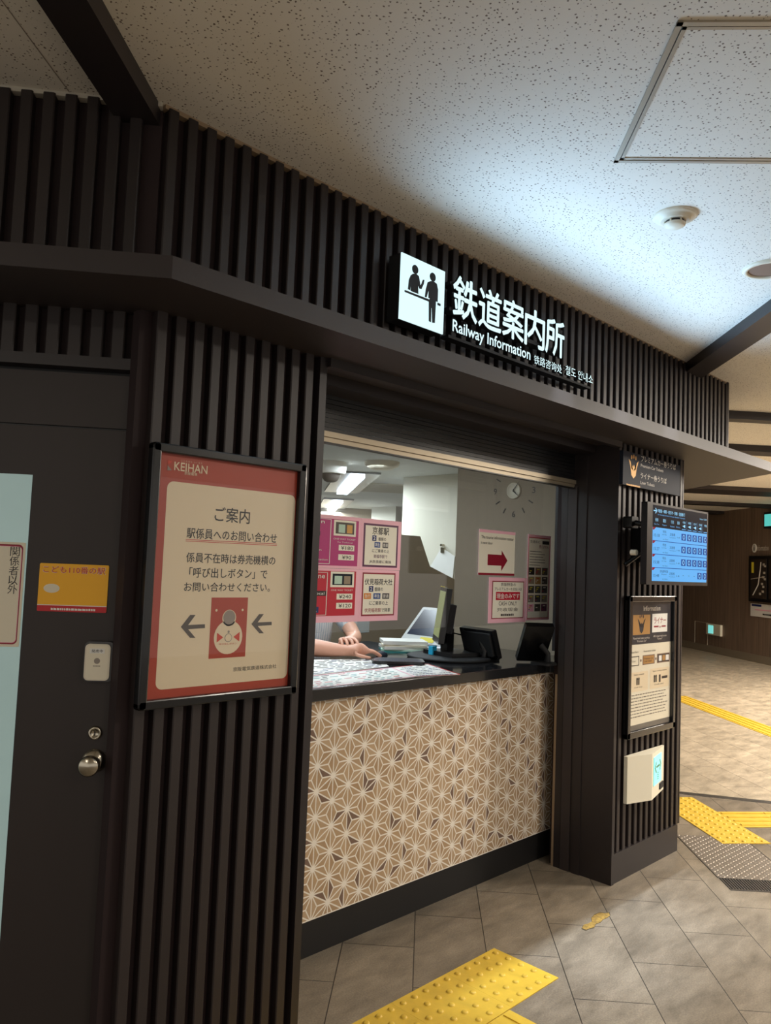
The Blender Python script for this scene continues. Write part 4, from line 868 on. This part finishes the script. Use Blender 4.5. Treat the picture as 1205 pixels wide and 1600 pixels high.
# departure screen
x0, x1, z0, z1 = 3.573, 4.293, 1.506, 1.908; F = FX(1.80)
t = empty('departure_screen', (3.93, 1.80, z0), 'blue lit departure information screen on a wall arm in front of the pillar', 'screen')
MB().rbox(F, x0, x1, z0, z1, .018, .05, .006, 'black').build('casing', t)
mb = MB(); mb.tube([(3.80, 1.83, 1.72), (3.80, 1.90, 1.66), (3.74, 1.95, 1.60)], .012, 'black'); mb.build('arm', t); MB().tube([(3.80, 1.83, 1.80), (3.76, 1.96, 1.83)], .014, 'black').build('arm', t); mb = MB(); mb.box(F, 3.85, 4.05, 1.62, 1.80, -.165, .018, 'black'); mb.rbox(FX(1.96), 3.73, 3.80, 1.79, 1.85, 0, .05, .01, 'black'); mb.build('bracket', t); MB().cyl(FX(1.83), 3.59, 1.66, .014, -.01, .02, 'white_plastic', 12).build('knob', t)
def Sc(x, y, o=.0505): return F.px(1000+x/10.04, 780+y/10.04, o)
sx0 = (Sc(205, 100)[0]+Sc(190, 1290)[0])/2; sx1 = (Sc(1055, 300)[0]+Sc(1045, 1300)[0])/2; sz0 = (Sc(190, 1290)[1]+Sc(1045, 1300)[1])/2; sz1 = (Sc(205, 90)[1]+Sc(1060, 230)[1])/2
zh = (Sc(195, 440)[1]+Sc(1050, 540)[1])/2
mb = MB(); mb.box(F, sx0, sx1, zh, sz1, .05, .0503, 'lcd_black')
mb.box(F, sx0, sx1, sz0, zh, .05, .0503, 'lcd_white'); sw = sx1-sx0; sh = zh-sz0; O1 = .0508
def r_(a0, a1, b0, b1, m, base=sz0, hh=None):
    hh = hh or sh; mb.poly(F, [(sx0+a0*sw, base+b0*hh), (sx0+a1*sw, base+b0*hh), (sx0+a1*sw, base+b1*hh), (sx0+a0*sw, base+b1*hh)], O1, m)
def tx(body, a0, a1, b0, b1, m, base=sz0, hh=None, bold=0):
    hh = hh or sh; mb.text(F, body, sx0+a0*sw, sx0+a1*sw, base+b0*hh, base+b1*hh, O1+.0004, m, bold)
for k in range(1, 4): r_(0, 1, .25*k-.006, .25*k+.006, 'lcd_blue')
times = ['15:18', '15:27', '15:38', '15:48']
for k in range(4):
    b = .75-.25*k; mb.poly(F, [(sx0, sz0+(b+.25)*sh), (sx0+.055*sw, sz0+(b+.25)*sh), (sx0+.02*sw, sz0+(b+.20)*sh), (sx0, sz0+(b+.20)*sh)], O1+.0002, 'lcd_red')
    tx(times[k], .02, .115, b+.075, b+.13, 'lcd_ink'); tx('特急' if k < 3 else '快速特急', .17 if k < 3 else .13, .23 if k < 3 else .27, b+.16, b+.21, 'lcd_ink'); tx('Ltd. Exp.' if k < 3 else 'Rapid', .16, .24, b+.115, b+.14, 'lcd_ink'); tx('淀屋橋', .29, .385, b+.12, b+.175, 'lcd_ink'); tx('Yodoyabashi', .285, .395, b+.075, b+.10, 'lcd_ink'); tx('1-8', .42, .47, b+.09, b+.12, 'lcd_ink'); tx('via Gion', .17, .26, b+.03, b+.055, 'lcd_ink')
    for j in range(5):
        a = .502+.105*j
        if k == 3 and j < 3: r_(a+.03, a+.055, b+.115, b+.122, 'lcd_ink'); continue
        r_(a, a+.083, b+.06, b+.19, 'lcd_blue'); mb.disc(F, sx0+(a+.0415)*sw, sz0+(b+.125)*sh, .02*sw, O1+.0004, 'lcd_bright', 16); mb.disc(F, sx0+(a+.0415)*sw, sz0+(b+.125)*sh, .013*sw, O1+.0008, 'lcd_blue', 16)
hh = sz1-zh
tx('➔', .01, .065, .62, .86, 'lcd_bright', zh, hh, .01); tx('中書島・樟葉・枚方市・京橋・淀屋橋 行', .075, .56, .68, .84, 'lcd_bright', zh, hh, .01); tx('for Chushojima, Kuzuha, Hirakatashi, Kyobashi, Yodoyabashi', .08, .56, .54, .62, 'lcd_white', zh, hh); tx('Now 15:09', .85, .99, .66, .74, 'lcd_bright', zh, hh)
for a0_, a1_, s1, s2 in ((.04, .09, '発車', 'Dep. Time'), (.17, .22, '種別', 'Type'), (.31, .36, '行先', 'Destination'), (.42, .465, '番線', 'No.')): tx(s1, a0_, a1_, .26, .42, 'lcd_bright', zh, hh); tx(s2, a0_-.015, a1_+.015, .10, .17, 'lcd_white', zh, hh)
for j, s1 in enumerate(('中書島', '樟葉', '枚方市', '京橋', '他')):
    a = .50+.105*j; tx(s1, a+.02, a+.075, .34, .46, 'lcd_bright', zh, hh)
    if j < 4: mb.poly(F, [(sx0+(a+.015)*sw, zh+.22*hh), (sx0+(a+.07)*sw, zh+.30*hh), (sx0+(a+.07)*sw, zh+.14*hh)], O1, 'lcd_bright'); r_(a+.095, a+.097, .02, .5, 'lcd_white', zh, hh)
    r_(a+.01, a+.08, .05, .08, 'lcd_white', zh, hh)
mb.build('screen', t)
# information case
F = FX(1.972); x0, x1, z0, z1 = 3.79, 4.345, .706, 1.44
t = empty('notice_case', (4.07, 1.95, z0), 'tall black-framed English ticket information case on the pillar slats', 'notice case'); wd = .03; mb = MB()
for a, b, c_, d in ((x0, x1, z0, z0+wd*1.1), (x0, x1, z1-wd, z1), (x0, x0+wd, z0, z1), (x1-wd, x1, z0, z1)): mb.rbox(F, a, b, c_, d, 0, .03, .008, 'gloss_black')
mb.build('frame', t, .003)
mb = MB(); ia, ib, ja, jb = x0+wd-.002, x1-wd+.002, z0+wd, z1-wd; w = ib-ia; h = jb-ja; f = lambda a, b: (ia+a*w, ja+b*h)
mb.box(F, ia, ib, ja, jb, 0, .010, 'off_white'); mb.poly(F, [f(0, .665), f(1, .665), f(1, 1), f(0, 1)], .0104, 'slate_sign'); mb.poly(F, [f(0, 0), f(1, 0), f(1, .045), f(0, .045)], .0104, 'dkgrey')
mb.build('poster', t); mb = MB(); O1 = .0108
def T(body, a0, a1, b0, b1, m, bold=0): mb.text(F, body, f(a0, 0)[0], f(a1, 0)[0], f(0, b0)[1], f(0, b1)[1], O1+.0006, m, bold)
def Rc(a0, a1, b0, b1, m, o_=0): mb.poly(F, [f(a0, b0), f(a1, b0), f(a1, b1), f(a0, b1)], O1+o_, m)
T('Information', .32, .72, .925, .965, 'sign_text', .01); Rc(.09, .48, .74, .895, 'gold'); Rc(.53, .90, .75, .90, 'white'); T('ライナー', .57, .86, .82, .87, 'maroon', .02); Rc(.57, .68, .79, .803, 'maroon', .0003); Rc(.76, .86, .79, .803, 'maroon', .0003); T('Liner', .69, .75, .785, .805, 'maroon')
a, b = f(.28, .825); emblem(mb, F, a, b, .045, O1+.0004, 'slate_sign')
T('Reserved seat service', .10, .47, .705, .722, 'sign_text'); T('"Premium Car"', .18, .40, .682, .698, 'sign_text'); T('All reserved train', .56, .88, .712, .728, 'sign_text'); T('"Liner"', .65, .78, .69, .705, 'sign_text')
T('Travel fare', .02, .22, .60, .615, 'ink'); T('Reservation ticket', .34, .62, .60, .615, 'ink')
for a0_, a1_, m_, m2 in ((.0, .24, 'ink', 'off_white'), (.32, .60, 'umber', 'gold'), (.66, .97, 'umber', 'ink')): Rc(a0_, a1_, .50, .575, m_); Rc(a0_+.015, a1_-.015, .507, .568, m2, .0003)
T('Ticket', .06, .16, .53, .545, 'ink'); T('Premium Car\nLiner ticket', .36, .56, .52, .555, 'ink'); Rc(.70, .77, .515, .56, 'white', .0006); Rc(.79, .86, .515, .56, 'gold', .0006); Rc(.87, .95, .515, .56, 'white', .0006)
for a_ in (.28, .63): mb.disc(F, *f(a_, .537), .008, O1, 'umber', 8)
Rc(.03, .45, .30, .45, 'poster_cream'); Rc(.50, .96, .30, .46, 'poster_cream'); T('Ticket counter', .12, .36, .425, .437, 'ink'); T('Ticket vending machine', .55, .90, .43, .444, 'ink')
for cx in (.20, .24, .60, .64): mb.disc(F, *f(cx, .395), .009, O1+.0006, 'ink', 10); Rc(cx-.015, cx+.015, .35, .385, 'ink', .0006)
Rc(.71, .75, .345, .405, 'ink', .0006); Rc(.78, .92, .37, .39, 'ink', .0006); T('Cash only', .14, .32, .325, .337, 'ink'); T('Credit card', .60, .82, .325, .337, 'ink')
rr2 = random.Random(9)
for k in range(8): A = f(.03, .27-.024*k); mb.dashes(F, A[0], f(rr2.uniform(.82, .96), 0)[0], A[1], .005, O1, 'ink_grey', .02, rr2)
mb.build('lettering', t); MB().poly(F, [(ia, ja), (ib, ja), (ib, jb), (ia, jb)], .018, 'cover_glass').build('glazing', t)
# emergency equipment box with lit sign
ax0, ax1, zz0, zz1 = 3.812, 4.245, .38, .617; rx = 3.985; rz = .07
t = empty('exit_light_box', (4.03, 1.93, zz0), 'cream angular evacuation guide lamp box low on the pillar', 'lamp box')
mb = MB(); vs = []
for z in (zz0, zz1): vs += [F.P(ax0, z, 0), F.P(ax1, z, 0), F.P(ax1, z, .012), F.P(rx, z, rz), F.P(ax0, z, .02)]
n = 5; mb.add(vs, [[i, (i+1) % n, n+(i+1) % n, n+i] for i in range(n)]+[list(range(n))[::-1], list(range(n, 2*n))], 'off_white'); mb.build('housing', t)
Pa = F.P(rx, 0, rz); Pb = F.P(ax1, 0, .012); EF = Frame(Pa, (Pb-Pa), (0, 0, 1)); ew = (Pb-Pa).length
mb = MB(); e0, e1, g0, g1 = ew*.12, ew*.74, .445, .592; mb.box(EF, e0, e1, g0, g1, 0, .004, 'glow_teal'); mb.build('lit_panel', t)
mb = MB(); cz_ = .535; cx_ = (e0+e1)/2; hw = (e1-e0)*.45
mb.poly(EF, [(cx_-hw*.55, cz_-.006), (cx_+hw*.55, cz_-.006), (cx_+hw*.55, cz_+.006), (cx_-hw*.55, cz_+.006)], .0045, 'green_ink')
for s_ in (-1, 1): mb.poly(EF, [(cx_+s_*hw, cz_), (cx_+s_*hw*.6, cz_+.03), (cx_+s_*hw*.4, cz_+.03), (cx_+s_*hw*.72, cz_), (cx_+s_*hw*.4, cz_-.03), (cx_+s_*hw*.6, cz_-.03)], .0045, 'green_ink')
for k in range(4): mb.poly(EF, [(cx_-.012, .465+.011*k), (cx_+.012, .465+.011*k), (cx_+.012, .471+.011*k), (cx_-.012, .471+.011*k)], .0045, 'green_ink')
mb.build('arrows', t); MB().box(EF, ew*.62, ew*.90, .40, .432, 0, .006, 'matt_black').build('switch', t)

# ------------------------------------------------------------------ concourse ceiling fittings
Zc = FZ(CZ); Fd = Frame((0, 0, CZ), (1, 0, 0), (0, -1, 0))
a, b = Zc.px(1055, 337); t = empty('smoke_detector', (a, b, CZ-.045), 'round white smoke detector on the concourse ceiling', 'detector')
MB().lathe(Fd, a, -b, [(.073, 0), (.073, .004), (.066, .010), (.052, .012), (.050, .018), (.046, .020)], 'white_plastic', 40).build('base', t)
mb = MB(); mb.lathe(Fd, a, -b, [(.030, .020), (.030, .028)], 'black', 30); mb.lathe(Fd, a, -b, [(.034, .028), (.034, .034), (.026, .040), (0, .041)], 'white_plastic', 30)
for k in range(6): mb.tube([(a+.033*cos(k*pi/3), b+.033*sin(k*pi/3), CZ-.02), (a+.033*cos(k*pi/3), b+.033*sin(k*pi/3), CZ-.03)], .003, 'white_plastic', 6)
mb.build('sensor_head', t)
a, b = Zc.px(1203, 419); t = empty('ceiling_speaker', (a, b, CZ-.012), 'round ceiling speaker with brown grille and pale ring at the right edge', 'speaker')
MB().lathe(Fd, a, -b, [(.098, 0), (.098, .006), (.092, .012), (.080, .010), (.078, .002)], 'white_plastic', 44).build('ring', t); MB().cyl(Fd, a, -b, .079, 0, .004, 'umber', 44).build('grille', t)
# access hatch
P0 = Vector((2.038, 1.123)); e1 = Vector((-.75, -.66)).normalized(); e2 = Vector((.657, -.754)).normalized(); FHh = Frame((P0.x, P0.y, CZ), (e2.x, e2.y, 0), (-e1.x, -e1.y, 0)) if False else None
Fh = Frame((P0.x, P0.y, CZ), (e1.x, e1.y, 0), (e2.x, e2.y, 0)); sgn = 1 if Fh.n.z < 0 else -1
t = empty('ceiling_hatch', (P0.x+.05, P0.y-.4, CZ-.006), 'square ceiling access hatch with a double metal frame, upper right', 'hatch')
mat('hatch_metal', (170, 160, 142), .4, metal=.3)
S_ = .60
def ringf(w0, w1, o0, o1, m, mb): 
    for x0, x1, y0, y1 in ((w0, S_-w0, w0, w1), (w0, S_-w0, S_-w1, S_-w0), (w0, w1, w0, S_-w0), (S_-w1, S_-w0, w0, S_-w0)): mb.box(Fh, x0, x1, y0, y1, o0*sgn, o1*sgn, m)
mb = MB(); ringf(0, .013, 0, .005, 'hatch_metal', mb); mb.build('outer_frame', t)
mb = MB(); ringf(.0165, .026, 0, .004, 'hatch_metal', mb); mb.box(Fh, .026, S_-.026, .026, S_-.026, 0, .0015*sgn, 'ceiling_board'); ringf(.013, .0165, 0, .0005, 'ink', mb); mb.build('panel', t)

# ------------------------------------------------------------------ floor items
def tile_dots(Fr, s_):
    mb = MB(); mb.box(Fr, 0, s_, 0, s_, 0, .0035, 'tactile')
    for i in range(5):
        for j in range(5): mb.lathe(Fr, s_*(i+.5)/5, s_*(j+.5)/5, [(.0125, .0035), (.0105, .0075), (.006, .0088), (0, .009)], 'tactile', 12)
    return mb
def tile_bars(Fr, s_):
    mb = MB(); mb.box(Fr, 0, s_, 0, s_, 0, .0035, 'tactile')
    for i in range(4):
        c_ = s_*(i+.5)/4; mb.prism(Fr, [(.008, c_-.010), (s_-.008, c_-.010), (s_-.008, c_+.010), (.008, c_+.010)], .0035, .008, 'tactile')
    return mb
T1 = .3035; G1 = .3040
def place(fn, name, O, ang, lb, grp, n, s_=T1, base=None):
    Fr = Frame((0, 0, 0), (1, 0, 0), (0, 1, 0))
    if base is None:
        mb = fn(Fr, s_); me = bpy.data.meshes.new(name); me.from_pydata(mb.v, [], mb.f); me.materials.append(MATS['tactile']); me.polygons.foreach_set('use_smooth', mb.sm); me.update(); o = bpy.data.objects.new(name, me)
    else: o = base.copy()
    COL.objects.link(o); o.location = (O[0], O[1], .0005); o.rotation_euler = (0, 0, R(ang)); return tag(o, lb, 'tactile tile', grp)
ords = ['rightmost', 'second from right', 'third from right', 'fourth from right']
g1 = 'dotted yellow tactile tiles in front of the counter'; base = None
for k in range(4):
    o = place(tile_dots, 'dotted_tactile_tile', (2.719-G1*(k+1), 1.659), 0, 'dotted yellow tactile tile on the floor before the counter, %s of its row' % ords[k], g1, k, base=base); base = base or o
DOT = base; bb = None
for k in range(1):
    o = place(tile_bars, 'barred_tactile_tile', (2.395, 1.655-T1*(k+1)), 90, ('barred yellow tactile tile joining the dotted row at the bottom of the photo' if k == 0 else 'barred yellow tactile tile number row running toward the viewer'), 'barred yellow tiles near the counter', k, base=bb); bb = bb or o
    if k: o['label'] = 'barred yellow tactile tile in the strip that runs on toward the viewer'
# second strip beyond the pillar
st0 = Vector((4.777, 1.838)); a2 = math.degrees(math.atan2(1.838-2.225, 4.777-5.082)); dv = Vector((cos(R(51.5)), sin(R(51.5)))); pv = Vector((dv.y, -dv.x))
rowpos = ['nearest to the diamond plate', 'second from the diamond plate', 'third from the diamond plate', 'half hidden by the pillar']
for k in range(3):
    q = st0+dv*(.304*(k+1))+pv*.30; o = place(None, 'dotted_tactile_tile', (q.x, q.y), 51.5+90, 'dotted yellow tactile tile right of the pillar, %s' % rowpos[k], 'dotted yellow tiles beyond the pillar', k, base=DOT)
    o.rotation_euler.z = R(51.5+90); q2 = q; o.location = (q2.x, q2.y, .0007)
bs = st0+dv*.285+pv*.302
for k in range(3):
    q = bs+pv*(.304*k); o = place(None, 'barred_tactile_tile', (q.x, q.y), 51.5-90, 'barred yellow tactile tile right of the pillar, %s' % (['touching the dotted strip', 'second along the strip', 'third along the strip', 'fourth along the strip', 'last along the strip'][k]), 'barred yellow tiles beyond the pillar', k, base=bb)
    o.rotation_euler.z = R(51.5-90); o.location = (q.x, q.y, .0007)
# far guide strip
A = Vector((9.594, 4.206)); B_ = Vector((8.341, 2.753)); d = (B_-A).normalized(); a_ = math.degrees(math.atan2(d.y, d.x)); A = A-d*.5
ORD = ['first', 'second', 'third', 'fourth', 'fifth', 'sixth', 'seventh', 'eighth', 'ninth', 'tenth']
for k in range(10):
    q = A+d*(.304*k); o = place(None, 'barred_tactile_tile', (q.x, q.y), a_, 'barred yellow tactile tile in the far corridor strip, %s from its pillar end' % ORD[k], 'barred yellow tiles crossing the corridor', k, base=bb)
# diamond plate and slotted grate
cA = R(42.5); cs = Vector((cos(cA), sin(cA))); es = Vector((-cs.y, cs.x))
GP = Frame((4.232, 1.649, 0), (es.x*-1, es.y*-1, 0), (cs.x, cs.y, 0))
mat('plate_steel', (176, 164, 148), .5, metal=.3); mat('plate_dark', (118, 108, 97), .55, metal=.3)
mb = MB(); L_ = .65; Wd = .395
mb.box(GP, 0, Wd, 0, L_, 0, .002, 'plate_dark')
for i in range(17):
    for j in range(28):
        x = (i+.5)*Wd/17; y = (j+.5)*L_/28; s_ = 1 if (i+j) % 2 else -1; dx, dy = .0075*s_, .0075
        mb.add([GP.P(x-dx, y-dy, .002), GP.P(x+dy*.35, y-dx*.35, .002), GP.P(x+dx, y+dy, .002), GP.P(x-dy*.35, y+dx*.35, .002), GP.P(x, y, .0045)], [[0, 1, 4], [1, 2, 4], [2, 3, 4], [3, 0, 4]], 'plate_steel')
for x0, x1, y0, y1 in ((-.006, 0, 0, L_), (Wd, Wd+.006, 0, L_)): mb.box(GP, x0, x1, y0, y1, 0, .003, 'steel')
tag(mb.build('floor_plate'), 'checkered metal floor plate between the dotted tiles and the slotted grate', 'floor plate')
mb = MB(); mb.box(GP, 0, Wd+.15, -.155, -.004, 0, .0008, 'matt_black'); 
for y0, y1 in ((-.155, -.148), (-.012, -.004)): mb.box(GP, 0, Wd+.15, y0, y1, 0, .004, 'steel')
for k in range(38): x = (k+.15)*(Wd+.15)/38; mb.box(GP, x, x+.0065, -.15, -.008, 0, .004, 'steel')
tag(mb.build('drain_grate'), 'slotted steel drain grate at the near end of the checkered plate', 'grate')
# glue residue
def W7(x, y): return Z0.px(900+x/3.075, 1080+y/3.077)
pts = [(30, 1140), (38, 1124), (60, 1118), (78, 1108), (74, 1092), (90, 1076), (115, 1066), (140, 1070), (158, 1066), (163, 1080), (148, 1092), (130, 1098), (118, 1112), (96, 1120), (88, 1136), (64, 1142), (50, 1148)]
mat('residue_edge', (74, 62, 40), .8)
ctr_ = (sum(p[0] for p in pts)/len(pts), sum(p[1] for p in pts)/len(pts)); big = [(ctr_[0]+(p[0]-ctr_[0])*1.06, ctr_[1]+(p[1]-ctr_[1])*1.10) for p in pts]
tag(MB().prism(Z0, [W7(*p) for p in big], 0, .0008, 'residue_edge').prism(Z0, [W7(*p) for p in pts], .0008, .0015, 'residue').build('tape_residue'), 'ragged patch of old yellow tape residue on the stone floor', 'residue')

# ------------------------------------------------------------------ far wall fittings
def Ff(u, v): return FF.px(u, v)
def fbox(name, pts, o1, m, label, cat):
    p = [Ff(*q) for q in pts]; a0 = min(x[0] for x in p); a1 = max(x[0] for x in p); b0 = min(x[1] for x in p); b1 = max(x[1] for x in p)
    return (a0, a1, b0, b1, tag(MB().box(FF, a0, a1, b0, b1, .0, o1, m).build(name), label, cat))
a0, a1, b0, b1, o = fbox('area_map', [(1175, 868), (1176, 943)], .06, 'map_dark', 'x', 'map'); 
bpy.data.objects.remove(o)
a0 = Ff(1175, 868)[0]; a1 = a0+3.2; b1 = 1.98; b0 = 1.14
o = empty('area_map', FF.P(a0, b0), 'dark wall map board headed Information on the far corridor wall', 'map')
MB().box(FF, a0, a1, b0, b1+.02, 0, .06, 'black').build('frame', o); mb = MB(); mb.box(FF, a0+.06, a0+.56, b0+.06, b1-.04, .06, .065, 'map_dark'); mb.box(FF, a0+.64, a1-.1, b0+.06, b1-.04, .06, .065, 'map_dark')
mb.box(FF, a0+.10, a0+.17, b1-.30, b1-.10, .066, .068, 'yellow_note')
mb.tube([FF.P(a0+.15, b0+.12, .068), FF.P(a0+.32, b0+.32, .068), FF.P(a0+.38, b0+.60, .068), FF.P(a0+.40, b1-.1, .068)], .010, 'map_line', 5); mb.tube([FF.P(a0+.09, b0+.42, .068), FF.P(a0+.52, b0+.47, .068)], .008, 'map_line', 5)
r2 = random.Random(2)
for k in range(9): x = a0+.34+.16*r2.random(); z = b0+.08+.6*r2.random(); mb.box(FF, x, x+.06, z, z+.04, .066, .068, 'map_line')
mb.build('map_panel', o)
mb = MB(); mb.cyl(FF, a0+.09, b1+.17, .07, 0, .01, 'white', 20, ry=1.2); mb.text(FF, 'i', a0+.075, a0+.105, b1+.12, b1+.22, .012, 'ink', .02); mb.text(FF, 'Information', a0+.18, a0+.55, b1+.12, b1+.22, .012, 'sign_text', .02); mb.build('heading', o)
o = tag(MB().box(FF, a0, a1, .86, 1.10, 0, .02, 'paper').build('route_board'), 'white strip notice with a pink line below the far wall map', 'notice'); MB().box(FF, a0+.15, a1, .98, 1.0, .02, .024, 'pink').box(FF, a0+.05, a0+.35, 1.05, 1.09, .02, .024, 'navy').dashes(FF, a0+.4, a0+.8, .90, .03, .024, 'ink').build('print', o)
p = [Ff(1107, 974), Ff(1129, 996)]; a0, a1 = p[0][0], p[1][0]; b0, b1 = .375, .60
o = tag(MB().box(FF, a0, a1, b0, b1, 0, .05, 'off_white').build('exit_light_box'), 'small cream lamp box with a lit sign low on the far wall', 'lamp box')
MB().box(FF, a0+.10, a0+.28, b0+.03, b1-.03, .05, .06, 'glow_teal').build('lit_panel', o)
p = Ff(1086, 970); p2 = Ff(1106, 1008); mb = MB()
for x0, x1, z0, z1 in ((p[0], p2[0], .60, .606), (p[0], p[0]+.012, .145, .60), (p2[0]-.012, p2[0], .145, .60)): mb.box(FF, x0, x1, z0, z1, 0, .004, 'off_white')
tag(mb.build('service_hatch'), 'thin outlined service hatch at the foot of the far wall', 'hatch')
a, b = Ff(1203, 812); o = tag(MB().box(FF, a, a+.9, 2.50, 2.80, .0, .12, 'matt_black').build('hanging_exit_sign'), 'lit green sign high on the far wall at the right edge', 'sign'); MB().box(FF, a+.03, a+.87, 2.54, 2.76, .12, .125, 'far_glow').build('lit_panel', o)
